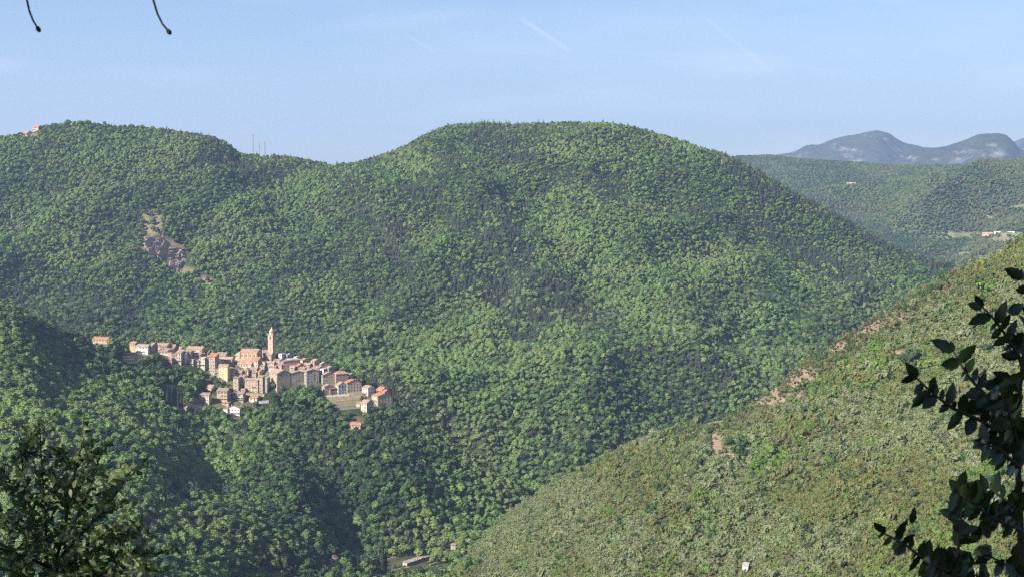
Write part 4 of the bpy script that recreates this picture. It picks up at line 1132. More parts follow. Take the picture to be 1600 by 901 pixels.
# ------------------------------------------------------------------ forests
def segd(px, py, line):
    best = np.full(np.shape(px), 1e9)
    for (ax, ay), (bx, by) in zip(line[:-1], line[1:]):
        dx, dy = bx-ax, by-ay; t = np.clip(((px-ax)*dx+(py-ay)*dy)/(dx*dx+dy*dy), 0, 1)
        best = np.minimum(best, np.hypot(px-ax-t*dx, py-ay-t*dy))
    return best
def scatter(mass, Yr, pxr, step, others, hgt, seed, hide=30, keep=.78):
    """Jittered grid of ground points of one hill that the lookout can (nearly) see."""
    rg = np.random.default_rng(seed)
    X, Y = [], []; step *= .74
    for y in np.arange(Yr[0], Yr[1], step*.87):
        x0, x1 = (pxr[0]-800)/F*y, (pxr[1]-800)/F*y
        x = np.arange(x0, x1, step); X.append(x + (step*.5 if int(y/step) % 2 else 0)); Y.append(np.full(len(x), y))
    X = np.concatenate(X); Y = np.concatenate(Y)
    X = X+rg.uniform(-.45, .45, len(X))*step; Y = Y+rg.uniform(-.45, .45, len(Y))*step
    Z = mass.z(X, Y); ok = Z > -900
    for o in others: ok &= Z >= o.z(X, Y)-1
    # hidden ground is left out, apart from a margin
    el = mass.Z/mass.YY
    run = np.maximum.accumulate(el, axis=1)
    a = np.clip((X/Y-mass.s[0])/(mass.s[1]-mass.s[0]), 0, len(mass.s)-1.001).astype(int)
    b = np.clip((Y-mass.Y[0])/(mass.Y[1]-mass.Y[0]), 0, len(mass.Y)-1.001).astype(int)
    ok &= (Z+hgt+hide)/Y > run[a, b]
    for o in others:
        if o.Y[0] >= Y.max(): continue
        r2 = np.maximum.accumulate(o.Z/o.YY, axis=1)
        a = (X/Y-o.s[0])/(o.s[1]-o.s[0]); inr = (a >= 0) & (a < len(o.s)-1); a = np.clip(a, 0, len(o.s)-2).astype(int)
        b = np.clip((Y-o.Y[0])/(o.Y[1]-o.Y[0]), 0, len(o.Y)-1.001).astype(int)
        ok &= ~(inr & (Y > o.Y[0]) & ((Z+hgt+hide)/Y < r2[a, b]))
    gx = (mass.z(X+4, Y)-mass.z(X-4, Y))/8; gy = (mass.z(X, Y+4)-mass.z(X, Y-4))/8
    ok &= rg.uniform(size=len(X)) < keep*np.sqrt(1+np.minimum(gx*gx+gy*gy, 3)**1.25)
    px, py = proj(X, Y, Z)
    ok &= (py < 960) & (px > pxr[0]) & (px < pxr[1])
    return X[ok], Y[ok], Z[ok], px[ok], py[ok], rg
def clear_houses(X, Y, Z, px, py, rad, top):
    ok = np.ones(len(X), bool)
    for x, y, r in FOOT: ok &= np.hypot(X-x, Y-y) > r+rad*.2
    pxr = rad/Y*F; tp = py-top/Y*F
    for x0, x1, y0, y1, D in RECTS:
        ok &= ~((px+pxr*.7 > x0) & (px-pxr*.7 < x1) & (tp < y1-min(5, .28*(y1-y0))) & (py > y0) & (Y < D+3))
    return ok
def gn_stuff(name, X, Y, Z, scl, rot, idx, kind, label, cat, smat):
    me = bpy.data.meshes.new(name)
    me.vertices.add(len(X)); me.vertices.foreach_set('co', np.stack([X, Y, Z], -1).ravel())
    for nm, ty, dat in (('scl', 'FLOAT_VECTOR', scl), ('rot', 'FLOAT_VECTOR', rot)):
        at = me.attributes.new(nm, ty, 'POINT'); at.data.foreach_set('vector', np.ascontiguousarray(dat, dtype=np.float32).ravel())
    at = me.attributes.new('idx', 'INT', 'POINT'); at.data.foreach_set('value', idx.astype(np.int32))
    me.update()
    o = link(name, me); tag(o, label, cat, kind='stuff')
    ng = bpy.data.node_groups.new(name, 'GeometryNodeTree')
    ng.interface.new_socket('Geometry', in_out='INPUT', socket_type='NodeSocketGeometry')
    ng.interface.new_socket('Geometry', in_out='OUTPUT', socket_type='NodeSocketGeometry')
    n, l = ng.nodes, ng.links
    gi = n.new('NodeGroupInput'); go = n.new('NodeGroupOutput')
    ci = n.new('GeometryNodeCollectionInfo'); ci.inputs['Collection'].default_value = PROTO[kind][0]
    ci.inputs['Separate Children'].default_value = True; ci.inputs['Reset Children'].default_value = True
    ip = n.new('GeometryNodeInstanceOnPoints'); ip.inputs['Pick Instance'].default_value = True
    def na(nm, ty):
        a = n.new('GeometryNodeInputNamedAttribute'); a.data_type = ty; a.inputs['Name'].default_value = nm; return a.outputs['Attribute']
    l.new(gi.outputs[0], ip.inputs['Points']); l.new(ci.outputs[0], ip.inputs['Instance'])
    l.new(na('idx', 'INT'), ip.inputs['Instance Index']); l.new(na('rot', 'FLOAT_VECTOR'), ip.inputs['Rotation']); l.new(na('scl', 'FLOAT_VECTOR'), ip.inputs['Scale'])
    l.new(ip.outputs[0], go.inputs[0])
    md = o.modifiers.new('planting', 'NODES'); md.node_group = ng
    return o
def params(n, rg, lo, hi, sq=(.85, 1.15)):
    s = rg.uniform(lo, hi, n); z = s*rg.uniform(*sq, n)
    rot = np.stack([rg.normal(0, .05, n), rg.normal(0, .05, n), rg.uniform(0, 6.283, n)], -1)
    return np.stack([s, s*rg.uniform(.9, 1.1, n), z], -1), rot
PINES = [[(650,300),(740,370),(800,420),(870,460),(950,500)],[(760,215),(860,270),(960,300)],[(540,300),(600,370),(640,425)],[(1040,560),(1140,590)],[(1150,270),(1300,350),(1470,425)],
         [(690,250),(760,330),(820,400)],[(590,610),(640,640)],[(1100,330),(1250,400),(1360,450)],[(330,250),(440,290)],[(720,420),(800,480),(830,515)],[(120,470),(200,480)]]
PATCH = [(200,250,90,30),(480,300,60,30),(640,260,50,30),(1090,420,90,50),(420,330,60,40),(900,240,80,24),(120,400,60,30),(700,560,80,40),(500,460,60,25),(1000,480,60,40),(1180,500,50,30),(600,520,60,20),(760,640,70,30)]
def wood_idx(X, Y, px, py, rg, pine_amt=.10, dark=.24, pale=.20):
    n = len(X)
    big = fbm(X/140, Y/200, 61); big2 = fbm(X/55, Y/80, 67)
    pp = np.full(n, pine_amt) + .30*np.clip(big2-.15, 0, 1)
    for ln in PINES: pp = np.maximum(pp, .78*np.clip(1.15-segd(px, py, ln)/30 + 1.2*big2 + .5*big, 0, 1))
    for cx, cy_, rx, ry in PATCH: pp *= np.clip((((px-cx)/rx)**2+((py-cy_)/ry)**2)*.9, .12, 1)
    pal = np.clip(pale+1.0*big+.5*big2, .03, .85)
    for cx, cy_, rx, ry in PATCH: pal = np.maximum(pal, .62*np.clip(1.3-(((px-cx)/rx)**2+((py-cy_)/ry)**2), 0, 1))
    u = rg.uniform(size=n); idx = rg.integers(0, 3, n)
    idx = np.where(u < pal, rg.integers(3, 5, n), idx)
    u2 = rg.uniform(size=n); idx = np.where((u2 < dark-.6*big-.3*big2) & (u >= pal), rg.integers(5, 7, n), idx)
    u3 = rg.uniform(size=n); idx = np.where(u3 < pp, rg.integers(7, 10, n), idx)
    u4 = rg.uniform(size=n); idx = np.where(u4 < .022+.05*np.clip(big2-.3, 0, 1), 10, idx)
    return idx
for x0_, x1_, y0_, y1_, D_ in ((259,287,600,638,1392),(594,607,850,897,1180),(558,562,876,892,1185)): RECTS.append((x0_, x1_, y0_, y1_, D_))
def singles(sel, X, Y, Z, scl, rot, idx, protos, labf, catf, groupf):
    for i in np.nonzero(sel)[0]:
        me, nm, wd = protos[idx[i]]
        o = link(nm, me, None, (X[i], Y[i], Z[i])); o.scale = scl[i]; o.rotation_euler = rot[i]
        tag(o, labf(nm, wd, i), catf(nm), groupf(nm, wd))

# 1. main hill
X, Y, Z, px, py, rg = scatter(M1, (1310, 2900), (-120, 1640), 6.9, [M2, M3], 9, 21)
ok = clear_houses(X, Y, Z, px, py, 4, 9)
ok &= (M1.bare_at(X, Y) < rg.uniform(.15, .8, len(X)))
q_ = (px-222)/76; e = np.abs(py-(380+34*q_))/(17+9*np.sin(np.pi*np.clip(q_, 0, 1))); ok &= ~((e < .95) & (q_ > -.02) & (q_ < 1.02) & (rg.uniform(size=len(X)) < .93))
ok &= ~((np.abs(px-414) < 9) & (Y > 2560) & (Y < 2680))
X, Y, Z, px, py = X[ok], Y[ok], Z[ok], px[ok], py[ok]
idx = wood_idx(X, Y, px, py, rg)
scl, rot = params(len(X), rg, .60, 1.15)
crestY = np.interp(px, [c[0] for c in crest1], [c[2] for c in crest1])
scl *= np.where(np.abs(Y-crestY) < 40, rg.uniform(.6, 1.0, len(X)), 1)[:, None]
vis = (px > 0) & (px < 1600)
pn = (idx >= 7) & (idx < 10) & vis & (np.abs(Y-crestY) < 30)       # pines that stand out on the skyline
pick = np.zeros(len(X), bool); c_ = np.nonzero(pn)[0]; pick[c_[np.argsort(-scl[c_, 2])[:60]]] = True
singles(pick, X, Y, Z, scl, rot, idx, WOOD, lambda nm, wd, i: 'dark narrow pine tree standing on the skyline of the wooded hills', lambda nm: 'pine tree', lambda nm, wd: 'pines on the skyline')
gn_stuff('main_hill_forest', X[~pick], Y[~pick], Z[~pick]-.4, scl[~pick], rot[~pick], idx[~pick], 'wood', 'dense mixed forest covering the big hill behind the village', 'forest', None)

# 2. village spur and the slopes below
X, Y, Z, px, py, rg = scatter(M2, (700, 1720), (-160, 900), 6.6, [M1, M3], 9, 22)
bare = M2.bare_at(X, Y)
ok = clear_houses(X, Y, Z, px, py, 3.6, 8.5) & (bare < rg.uniform(.25, .95, len(X)))
X, Y, Z, px, py = X[ok], Y[ok], Z[ok], px[ok], py[ok]
idx = wood_idx(X, Y, px, py, rg, .04, .34, .20)
scl, rot = params(len(X), rg, .62, 1.18)
near_v = (bare[ok] > .35); scl *= np.where(near_v, .72, 1)[:, None]
idx = np.where((Y < 1250) & (idx == 10) & (rg.uniform(size=len(X)) < .5), 0, idx)
vis = (px > -5) & (px < 860) & (py < 915)
big_ = np.where(vis & (idx < 10), scl[:, 0]*scl[:, 2]/Y**2, 0)
pick = np.zeros(len(X), bool); pick[np.argsort(-big_)[:300]] = True
br = (idx == 10) & vis; pick |= br & (np.cumsum(br) <= 40)
def lab2(nm, wd, i):
    sz = 'tall ' if scl[i, 2] > 1.05 else 'broad ' if scl[i, 0] > scl[i, 2]*1.02 else ''
    where = ('just below the village houses' if py[i] < 700 and px[i] > 280 else 'above the leafy shrub at the left edge' if py[i] < 700 else 'on the dark spur right of the leafy shrub' if px[i] < 330 else 'above the valley sheds' if px[i] > 560 else 'on the slope above the valley farmhouse')
    if nm == 'bare_tree': return 'grey half-bare tree standing among the green woods below the village'
    if nm == 'pine_tree': return 'dark conical pine among the round trees on the lower left slope'
    return '%s%s broadleaf tree %s' % (sz, wd, where)
singles(pick, X, Y, Z, scl, rot, idx, WOOD, lab2, lambda nm: nm.replace('_', ' '), lambda nm, wd: '%s %ss on the lower left slope' % (wd, nm.replace('_', ' ')))
gn_stuff('village_spur_forest', X[~pick], Y[~pick], Z[~pick]-.4, scl[~pick], rot[~pick], idx[~pick], 'wood', 'dense forest around and below the hill village down to the valley floor', 'forest', None)

# 3. right-hand slope: olives and maquis
X, Y, Z, px, py, rg = scatter(M3, (480, 1240), (640, 1760), 2.75, [M1, M2], 3, 23, hide=12)
bare = M3.bare_at(X, Y)
ok = clear_houses(X, Y, Z, px, py, 1.8, 2.8) & (bare < rg.uniform(.2, 1.05, len(X)))
X, Y, Z, px, py = X[ok], Y[ok], Z[ok], px[ok], py[ok]; bare = bare[ok]
n = len(X); b1 = fbm(X/45, Y/60, 81); b2 = fbm(X/16, Y/20, 85)
ol = np.clip(.40+2.4*b1+.5*b2, .03, .95); ol = np.where(segd(px, py, [(1100,660),(1300,540),(1500,440)]) < 34, ol*.35, ol)
gr = np.clip(.20-1.2*b1+1.3*b2, .03, .9)
for cx, cy_, rx, ry in [(1210,740,40,50),(1350,590,60,40),(1180,700,40,40),(1430,560,60,40),(1100,790,30,40)]:
    gr = np.maximum(gr, .8*np.clip(1.3-(((px-cx)/rx)**2+((py-cy_)/ry)**2), 0, 1))
for cx, cy_, rx, ry in [(1290,775,120,55),(1000,735,100,40),(1480,800,60,70),(1400,760,80,50)]:
    k_ = np.clip(1.4-(((px-cx)/rx)**2+((py-cy_)/ry)**2), 0, 1); ol *= 1-.85*k_; gr *= 1-.35*k_
for cx, cy_, rx, ry in [(1120,860,120,34),(960,850,80,40),(870,800,50,60),(1340,640,110,30),(1450,500,80,60),(1250,640,60,20),(1180,800,40,30)]:
    k_ = np.clip(1.4-(((px-cx)/rx)**2+((py-cy_)/ry)**2), 0, 1); ol = np.maximum(ol, .8*k_); gr *= 1-.6*k_
crest_band = np.clip(1.25-segd(px, py, [(1060,672),(1150,652),(1200,615),(1300,545),(1400,490),(1490,440)])/30, 0, 1)*(px < 1500)
ol *= 1-.8*crest_band; gr *= 1-.6*crest_band
u = rg.uniform(size=n); idx = rg.integers(2, 4, n)
idx = np.where(rg.uniform(size=n) < .07+.4*crest_band, 5, idx)
idx = np.where(u < ol, rg.integers(0, 2, n), idx)
idx = np.where(rg.uniform(size=n) < gr*.75, np.where(rg.uniform(size=n) < .5, 4, 7), idx)
idx = np.where(rg.uniform(size=n) < .09+.22*crest_band+.3*np.clip(b2-.25, 0, 1), 6, idx)
scl, rot = params(n, rg, .62, 1.25, (.95, 1.5))
scl *= np.where(rg.uniform(size=n) < .07, rg.uniform(1.3, 1.9, n), 1)[:, None]
scl *= np.where(idx < 2, 1.12, 1)[:, None]
scl *= np.where(bare > .3, rg.uniform(.35, .8, n), 1)[:, None]
scl *= np.where((gr > .6) & (idx != 5), 1.35, 1)[:, None]
vis = (px > 700) & (px < 1600) & (py < 912)
big_ = np.where(vis, scl[:, 0]*scl[:, 2]/Y**2, 0)
bo = np.where(idx < 2, big_, 0); bs = np.where(idx >= 2, big_, 0)
pick = np.zeros(n, bool); pick[np.argsort(-bo)[:250]] = True; pick[np.argsort(-bs)[:290]] = True
def lab3(nm, wd, i):
    sz = 'tall ' if scl[i, 2] > 1.55 else 'large ' if scl[i, 2] > 1.25 else 'smaller '
    where = 'low on the right slope, left of the white hut' if px[i] < 1150 else 'at the bottom edge right of the white hut' if px[i] < 1330 else 'behind the shaded shrub at lower right' if py[i] > 780 else 'higher on the right slope behind the shaded shrub'
    return '%s%s %s %s' % (sz, wd, 'olive tree' if nm == 'olive_tree' else 'rounded shrub', where)
singles(pick, X, Y, Z, scl, rot, idx, SCRUB, lab3,
        lambda nm: nm.replace('_', ' '), lambda nm, wd: '%s %ss on the right slope' % (wd, nm.replace('_', ' ')))
gn_stuff('slope_scrub', X[~pick], Y[~pick], Z[~pick]-.15, scl[~pick], rot[~pick], idx[~pick], 'scrub', 'olive trees and bushy scrub covering the steep right-hand slope', 'scrub', None)

# 4. woods on the hills beyond
for mass, oth, seed, Yr, pxr_, nm, lab in ((M4, [M4b, M1], 24, (3600, 6000), (1120, 1680), 'distant_ridge_forest', 'bluish forest on the far ridge below the rocky mountains'),
                                  (M4b, [M4, M1, M3], 25, (3000, 4900), (1180, 1680), 'distant_hillside_forest', 'woods and groves on the far terraced hillside at the right')):
    X, Y, Z, px, py, rg = scatter(mass, Yr, pxr_, 8.5, oth, 8, seed, hide=25, keep=.7)
    ok = clear_houses(X, Y, Z, px, py, 4, 8) & (mass.bare_at(X, Y) < rg.uniform(.1, .7, len(X)))
    X, Y, Z, px, py = X[ok], Y[ok], Z[ok], px[ok], py[ok]
    idx = wood_idx(X, Y, px, py, rg, *((.18, .45, .10) if mass is M4 else (.05, .3, .42)))
    scl, rot = params(len(X), rg, .7, 1.25)
    gn_stuff(nm, X, Y, Z-.4, scl, rot, idx, 'far_wood', lab, 'forest', None)

# named trees
def spot_tree(px, py, mesh, nm, sc_, lab, cat, group=None, mass=None):
    P = (mass or M2).hit(px, py)
    if P is None: return
    o = link(nm, mesh, None, P); o.scale = sc_; o.rotation_euler = (0, 0, random.uniform(0, 6))
    tag(o, lab, cat, group)
CYP = [cypress_mesh(501, 'cypress_tree'), cypress_mesh(502, 'cypress_tree')]
for k, (x, y, h) in enumerate([(262,636,2.1),(266,637,2.3),(270,637,2.5),(274,638,2.6),(279,638,2.0),(284,636,1.5)]):
    spot_tree(x, y, CYP[k % 2], 'cypress_tree', (1.7, 1.7, h*.98), 'tall dark cypress in the clump left of the cream block house', 'cypress', 'cypresses below the village')
spot_tree(598, 899, CYP[0], 'cypress_tree', (2.0, 2.0, 2.75), 'tallest dark cypress by the track on the valley floor', 'cypress')
spot_tree(603, 898, CYP[1], 'cypress_tree', (1.5, 1.5, 2.3), 'shorter slim cypress beside the tallest one on the valley floor', 'cypress')
spot_tree(560, 893, CYP[1], 'cypress_tree', (.9, .9, 1.7), 'small lone cypress right of the valley farmhouse', 'cypress')
spot_tree(176, 553, WOOD[3][0], 'broadleaf_tree', (1.55, 1.55, 1.85), 'big sunlit tree right beside the leftmost peach house', 'tree')
spot_tree(193, 553, WOOD[0][0], 'broadleaf_tree', (1.0, 1.0, 1.25), 'round tree left of the ochre house on the ridge', 'tree')
for x, y, s in ((455,640,1.8),(470,643,2.1),(486,640,1.9),(500,642,1.6),(512,645,1.3),(476,628,1.7),(462,625,1.5),(493,626,1.3)):
    spot_tree(x, y, WOOD[5 if int(x) % 2 else 1][0], 'broadleaf_tree', (s*.85, s*.85, s), 'tall dense tree in the clump under the massive stone block', 'tree', 'tall trees under the stone block')
for x, y, s in ((107,198,1.5),(116,198,1.2),(126,198,1.3),(137,199,1.6),(205,204,1.4),(222,206,1.5)):
    spot_tree(x, y, WOOD[0][0], 'broadleaf_tree', (s, s, s*.95), 'large round tree standing out on the left skyline', 'tree', 'round trees on the left skyline', M1)
# village gardens: a few small trees between the houses
for x, y in ((247,561),(251,566),(338,600),(350,603),(398,636),(425,640),(440,612),(330,597),(569,652),(600,650),(545,650),(520,655),(303,612),(312,605),(288,632)):
    spot_tree(x, y, WOOD[1][0], 'broadleaf_tree', (.7, .7, .65), 'small garden tree between the village houses', 'tree', 'garden trees of the village')

rs_ = random.Random(4)
for (ax_, ay_, bx_, by_, k_) in ((606,872,650,862,9),(655,868,705,857,10),(612,888,640,881,7),(664,882,705,871,9),(640,893,690,884,10),(690,866,725,858,7)):
    for q_ in range(k_):
        t_ = (q_+rs_.uniform(.1, .9))/k_; w_ = rs_.uniform(.5, 1.1)
        me_, nm_, wd_ = SCRUB[rs_.choice((4, 7, 4, 6, 2))]
        spot_tree(ax_+(bx_-ax_)*t_, ay_+(by_-ay_)*t_+rs_.uniform(-1, 1), me_, nm_, (w_, w_, w_*.8), '%s low shrub in the hedge rows of the valley floor plots' % wd_, 'shrub', '%s hedge shrubs on the valley floor' % wd_)

# ------------------------------------------------------------------ near plants
def leaf_material(name, c1, c2, rough, transl, spec=.5):
    m, n, l, b = new_mat(name)
    at = n.new('ShaderNodeAttribute'); at.attribute_name = 'tone'
    c = mix(n, l, at.outputs['Fac'], c1, c2)
    l.new(c, b.inputs['Base Color']); b.inputs['Roughness'].default_value = rough; b.inputs['Specular IOR Level'].default_value = spec
    tr = n.new('ShaderNodeBsdfTranslucent'); l.new(mix(n, l, 1.0, c, (1.1,1.5,.5), 'MULTIPLY'), tr.inputs['Color'])
    ms = n.new('ShaderNodeMixShader'); ms.inputs[0].default_value = transl
    l.new(b.outputs[0], ms.inputs[1]); l.new(tr.outputs[0], ms.inputs[2]); l.new(ms.outputs[0], n['Material Output'].inputs['Surface'])
    return m
def leaf(vs, fs, tone, base, d, up, L, Wd, tn, spiny=0.0, fold=.25, curl=.25):
    """One leaf blade from base along d: folded along the midrib, curled, with a toothed edge."""
    d = Vector(d).normalized(); up = Vector(up); side = d.cross(up).normalized(); up = side.cross(d).normalized()
    base = Vector(base); n = 7; o = len(vs)
    for i in range(n+1):
        t = i/n; w = Wd*(math.sin(math.pi*min(1, t**.8*.96+.02))**.85)*(1-.25*t)
        if i == n: w = 0.0005
        if spiny and 0 < i < n: w *= 1+spiny*(1 if i % 2 else -1)
        c = base + d*(L*t) - up*(curl*L*t*t)
        vs += [c + side*w + up*(fold*w), c, c - side*w + up*(fold*w)]
    for i in range(n):
        a = o+i*3; fs += [(a, a+1, a+4, a+3), (a+1, a+2, a+5, a+4)]
    tone += [tn]*((n+1)*3)
def leaf_obj(name, vs, fs, tone, mat, parent):
    mb = MB(); mb.add(vs, fs); o = mb.build(name, mat, parent, smooth=True)
    at = o.data.attributes.new('tone', 'FLOAT', 'POINT'); at.data.foreach_set('value', tone)
    return o
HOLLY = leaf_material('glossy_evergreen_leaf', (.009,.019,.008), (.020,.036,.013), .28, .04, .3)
OLIVEB = leaf_material('bushy_green_leaf', (.034,.058,.018), (.105,.14,.042), .45, .2, .3)

def right_bush():
    root = empty('evergreen_shrub', pt(1600, 1500, 3.7)); inv = Vector(root.location)
    tag(root, 'shaded glossy-leaved evergreen shrub close up at the right edge', 'shrub')
    rg = random.Random(5)
    def W_(px, py, D): return Vector(pt(px, py, D))-inv
    mb = MB()
    P = [W_(1596,1500,3.75), W_(1597,1100,3.7), W_(1596,901,3.65), W_(1594,800,3.62), W_(1589,700,3.6), W_(1594,600,3.6), W_(1606,500,3.6)]
    mb.tube(P, [.016,.013,.0095,.0085,.0075,.006,.004], 8); mb.build('trunk', M['bark_dark'], root, True)
    BR = [[(1432,590,3.35),(1460,616,3.4),(1490,638,3.45),(1530,655,3.5),(1590,690,3.6)],
          [(1490,548,3.45),(1505,575,3.45),(1517,592,3.48),(1541,618,3.5),(1565,645,3.55),(1590,665,3.6)],
          [(1536,480,3.5),(1553,498,3.5),(1574,526,3.55),(1592,556,3.6),(1600,580,3.6)],
          [(1494,768,3.3),(1522,786,3.4),(1550,808,3.5),(1594,826,3.62)],
          [(1382,833,3.2),(1412,848,3.25),(1441,871,3.3),(1475,888,3.4),(1540,915,3.5),(1596,960,3.65)],
          [(1500,770,3.4),(1502,810,3.4),(1497,850,3.4),(1500,905,3.5),(1596,990,3.65)],
          [(1560,600,3.3),(1575,640,3.4),(1592,700,3.6)],
          [(1530,690,3.4),(1560,700,3.5),(1594,730,3.6)],
          [(1545,760,3.5),(1570,780,3.5),(1594,800,3.62)],
          [(1600,435,3.7),(1625,480,3.7),(1615,560,3.65)],
          [(1455,880,3.3),(1480,890,3.4),(1520,920,3.5),(1596,980,3.65)],
          [(1550,870,3.5),(1570,880,3.5),(1596,905,3.65)],
          [(1540,620,3.7),(1560,630,3.68),(1594,650,3.62)]]
    vs, fs, tone = [], [], []
    to_cam = Vector((0, -1, .1))
    for bi, b in enumerate(BR):
        Q = [W_(*p) for p in b]
        mb = MB(); mb.tube(Q, [.0022+.0035*i/(len(Q)-1) for i in range(len(Q))], 6); mb.build('branch', M['bark_dark'], root, True)
        side = 1
        lens = [(Q[i+1]-Q[i]).length for i in range(len(Q)-1)]; tot = sum(lens)
        s = 0.0
        while s < tot*.98:
            acc = 0
            for i, L in enumerate(lens):
                if acc+L >= s: break
                acc += L
            p = Q[i].lerp(Q[i+1], (s-acc)/L); t = (Q[i]-Q[i+1]).normalized()
            perp = t.cross(to_cam).normalized()
            if s < .01:
                dirs = [t+perp*.25, t-perp*.55]
            else:
                dirs = [t*.55+perp*side*rg.uniform(.7, 1.1)+to_cam*rg.uniform(-.35, .5)]
                if rg.random() < .55: dirs.append(t*.4-perp*side*rg.uniform(.6, 1.1)+to_cam*rg.uniform(-.7, .4))
            for d in dirs:
                d = d+Vector((0, 0, -.1))
                up = to_cam*rg.choice((-1, -1, 1)) + Vector((rg.uniform(-.5, .5), 0, rg.uniform(-.2, .8)))
                Ll = rg.choice((.028, .040, .048, .052, .056))*rg.uniform(.9, 1.1)
                leaf(vs, fs, tone, p, d, up, Ll, Ll*rg.uniform(.24, .32), rg.random()**2, spiny=.10, fold=rg.uniform(.05, .4), curl=rg.uniform(-.1, .35))
            side = -side; s += rg.uniform(.017, .036)
    # inner leaves crowding round the trunk
    for k in range(55):
        cx, cy_, sx, sy = rg.choice([(1575,640,32,55),(1590,560,24,50),(1500,880,36,24),(1565,720,26,32),(1520,840,22,22),(1590,880,22,50)])
        px, py = rg.gauss(cx, sx), rg.gauss(cy_, sy)
        if px < 1400: continue
        p = W_(px, py, rg.uniform(3.4, 3.8)); d = Vector((rg.uniform(-1, .6), rg.uniform(-.5, .5), rg.uniform(-.6, .9)))
        Ll = rg.uniform(.038, .058)
        leaf(vs, fs, tone, p, d, to_cam+Vector((rg.uniform(-.9, .9), 0, rg.uniform(-.6, 1))), Ll, Ll*rg.uniform(.24, .33), rg.random()**2, .10, rg.uniform(.05, .4), rg.uniform(-.1, .4))
    leaf_obj('leaves', vs, fs, tone, HOLLY, root)
    mb = MB()      # small clustered buds
    for cx, cy_ in ((1552,808),(1560,815),(1500,832),(1508,838),(1494,838),(1572,818)):
        for k in range(7):
            c = W_(cx+rg.uniform(-7, 7), cy_+rg.uniform(-6, 6), 3.5); r = rg.uniform(.0035, .0055)
            v_, f_ = ICO1; mb.add([tuple(c+Vector(x*r)) for x in v_], f_)
    mb.build('buds', M['bark_dark'], root, True)
right_bush()

def left_bush():
    root = empty('leafy_shrub', pt(75, 1400, 5.2)); inv = Vector(root.location)
    tag(root, 'dim green leafy shrub with upright shoots in the lower left corner', 'shrub')
    rg = random.Random(11)
    def W_(px, py, D): return Vector(pt(px, py, D))-inv
    ST = [[(62,668,5.0),(66,740,5.0),(70,800,5.05),(74,870,5.1),(76,960,5.2),(75,1400,5.2)],
          [(132,645,5.2),(126,700,5.2),(112,760,5.15),(100,830,5.1),(80,900,5.15)],
          [(203,742,4.9),(178,775,4.95),(150,810,5.0),(110,850,5.05),(78,890,5.1)],
          [(-10,748,5.0),(30,765,5.0),(66,790,5.05)],
          [(212,832,4.8),(170,842,4.9),(120,862,5.0),(78,895,5.1)],
          [(2,858,4.9),(40,868,5.0),(76,885,5.1)],
          [(30,690,5.4),(40,760,5.35),(60,850,5.2)],
          [(160,700,5.4),(140,760,5.35),(105,840,5.2)],
          [(100,700,5.5),(108,770,5.4),(100,850,5.2)],
          [(-20,800,5.1),(30,820,5.1),(70,860,5.1)],
          [(258,892,4.7),(200,893,4.8),(120,905,5.0),(80,950,5.1)],
          [(180,820,4.8),(140,850,4.9),(90,900,5.1)],
          [(-10,880,4.8),(40,900,4.9),(76,930,5.1)],
          [(150,885,4.8),(110,905,4.9),(78,940,5.1)],
          [(232,858,4.9),(190,868,4.9),(140,885,5.0),(80,930,5.1)]]
    vs, fs, tone = [], [], []
    def fill(Q, r0, r1, dens, tipy):
        mb = MB(); mb.tube(Q, [r0+(r1-r0)*i/(len(Q)-1) for i in range(len(Q))], 5); mb.build('branch', M['bark_dark'], root, True)
    def along(Q, step, reach, L0):
        for i in range(len(Q)-1):
            L = (Q[i+1]-Q[i]).length; s = 0
            t = (Q[i]-Q[i+1]).normalized()
            while s < L:
                p = Q[i].lerp(Q[i+1], s/L)
                if (p+inv).z < -1.6: break
                d = t*.3+Vector((rg.uniform(-1, 1), rg.uniform(-1, 1), rg.uniform(-.8, .8)))
                Ll = rg.uniform(.7, 1.25)*L0
                leaf(vs, fs, tone, p+d.normalized()*rg.uniform(0, reach), d, (rg.uniform(-1, 1), -1, rg.uniform(-.3, 1.2)), Ll, Ll*rg.uniform(.2, .28), rg.random()**1.6, .05, rg.uniform(.1, .5), rg.uniform(0, .4))
                s += step*rg.uniform(.6, 1.4)
    for st in ST:
        Q = [W_(*p) for p in st]; fill(Q, .002, .007, 1, 0); along(Q, .010, .006, .028)
        # side shoots
        for k in range(10):
            i = rg.randrange(len(Q)-1); p = Q[i].lerp(Q[i+1], rg.random())
            if (p+inv).z < -1.4: continue
            d = Vector((rg.uniform(-1, 1), rg.uniform(-.8, .8), rg.uniform(-.35, .7))).normalized(); Ln = rg.uniform(.05, .15)
            q = [p+d*Ln+Vector((0, 0, .02)), p+d*Ln*.5, p]
            fill(q, .0012, .0025, 1, 0); along(q, .0065, .005, .027)
    leaf_obj('leaves', vs, fs, tone, OLIVEB, root)
    vs, fs, tone = [], [], []        # pale young shoots
    for cx, cy_, n_, ln in ((173,745,3,.05),(190,735,3,.045),(112,762,2,.045),(30,745,5,.035),(52,700,2,.035),(202,732,3,.03),(64,662,6,.022),(200,845,5,.035),(3,812,4,.035),(215,880,7,.035),(240,890,5,.035)):
        for k in range(n_):
            p = W_(cx+rg.uniform(-6, 6), cy_+rg.uniform(-5, 5), 4.85)
            ln_ = ln*rg.uniform(.55, .85); leaf(vs, fs, tone, p, (rg.uniform(-.6, .6), rg.uniform(-.3, .3), rg.uniform(-.7, 1)), (rg.uniform(-.5, .5), -1, .4), ln_, ln_*.26, rg.uniform(.6, 1), 0, .2, .1)
    YOUNG = leaf_material('pale_young_leaf', (.13,.15,.05), (.24,.25,.10), .45, .4, .4)
    o = leaf_obj('young_leaves', vs, fs, tone, YOUNG, root); o['label'] = 'pale yellow-green young leaves'
left_bush()

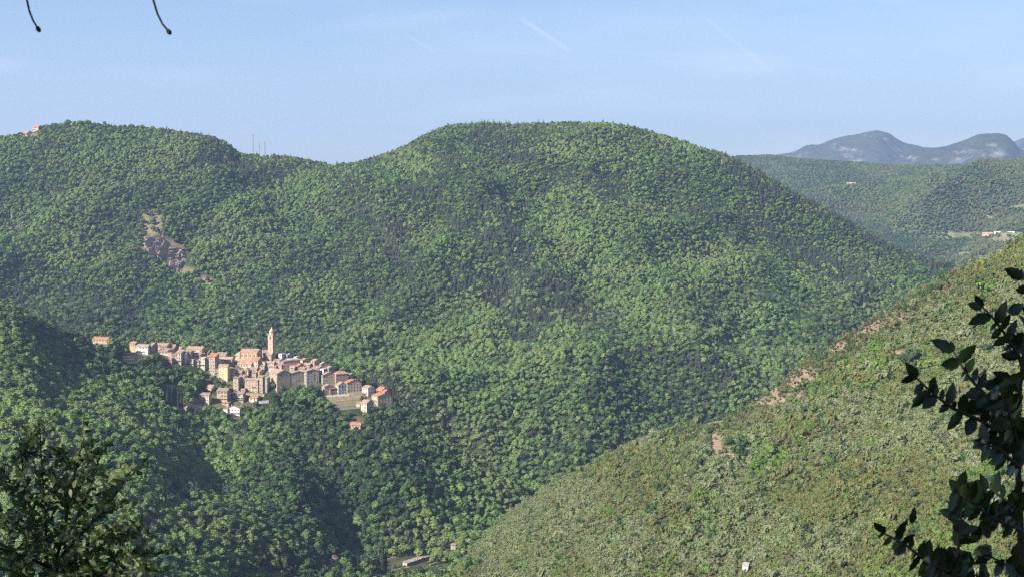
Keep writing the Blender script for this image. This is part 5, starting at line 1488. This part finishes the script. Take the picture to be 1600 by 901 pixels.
# unseen tree added to shade both shrubs; the hanging twigs grow on it
def shade_tree():
    root = empty('unseen_shade_tree', (-6.5, -2.5, -1.4)); tag(root, 'unseen spreading tree over the lookout, added to shade the near shrubs', 'tree')
    rg = random.Random(3); mb = MB()
    mb.tube([(0,0,-1),(0,0,1.5),(.3,.2,3.2),(.8,.6,5)], [.34,.28,.22,.12], 10); mb.build('trunk', M['bark'], root, True)
    for e_ in ((3,2,4.9),(6,2.2,5.1),(8.2,3.4,5.4),(-2,2,5),(1.5,-2.5,5),(5,4.6,4.9),(-1.5,5.2,4.7),(3.6,-.8,6)):
        mb = MB(); mb.tube([(.2,.2,2.8), (e_[0]*.5,e_[1]*.5,e_[2]*.85), e_], [.13,.07,.03], 6); mb.build('branch', M['bark'], root, True)
    g2 = np.random.default_rng(3); vs = []; fs = []; tone = []
    for k in range(15000):
        c = [(3,1.5,5.4,3.2,2.0,.9), (7.6,2.4,5.2,2.4,1.6,.7), (0,2.5,5.2,3,2.6,.9), (5,4.0,5.0,2.6,.9,.6), (-1,6.0,4.6,2.0,2.2,.9)][k % 5]
        d = g2.normal(size=3)*np.array(c[3:])*.55
        p = Vector((c[0]+d[0], c[1]+d[1], c[2]+d[2]))
        w = p+root.location
        if w.y > .4 and w.z < w.y*.16+.45 and abs(w.x) < w.y*.36+.3: continue
        leaf(vs, fs, tone, p, tuple(g2.normal(size=3)), tuple(g2.normal(size=3)+np.array([0, 0, 1.0])), .13, .05, rg.random(), 0, .1, .2)
    leaf_obj('leaves', vs, fs, tone, OLIVEB, root)
shade_tree()
def hanging_twig(pts, label):
    Q = [Vector(pt(*p)) for p in pts]; base = Q[0]; root = empty('hanging_twig', base); tag(root, label, 'twig')
    Q = [q-base for q in Q]
    # smooth the run
    mb = MB(); mb.tube(Q, [.0026-.0009*i/(len(Q)-1) for i in range(len(Q))], 6); mb.build('stem', M['bark_dark'], root, True)
    mb = MB(); v_, f_ = ICO2; e_ = Q[-1]; ax = (Q[-1]-Q[-2]).normalized()
    mb.add([tuple(e_+Vector(x)*.0042+ax*(Vector(x).dot(ax))*.002) for x in v_], f_); mb.build('bud', M['bark_dark'], root, True)
hanging_twig([(20,-420,2.6),(30,-150,2.6),(38,-40,2.6),(42,0,2.6),(46,18,2.6),(52,33,2.6),(60,46,2.6)], 'left one of two thin curved twigs hanging into the sky, ending in a bud')
hanging_twig([(215,-420,2.6),(225,-150,2.6),(236,-25,2.6),(240,2,2.6),(246,22,2.6),(254,38,2.6),(264,50,2.6)], 'right one of two thin curved twigs hanging into the sky, ending in a bud')
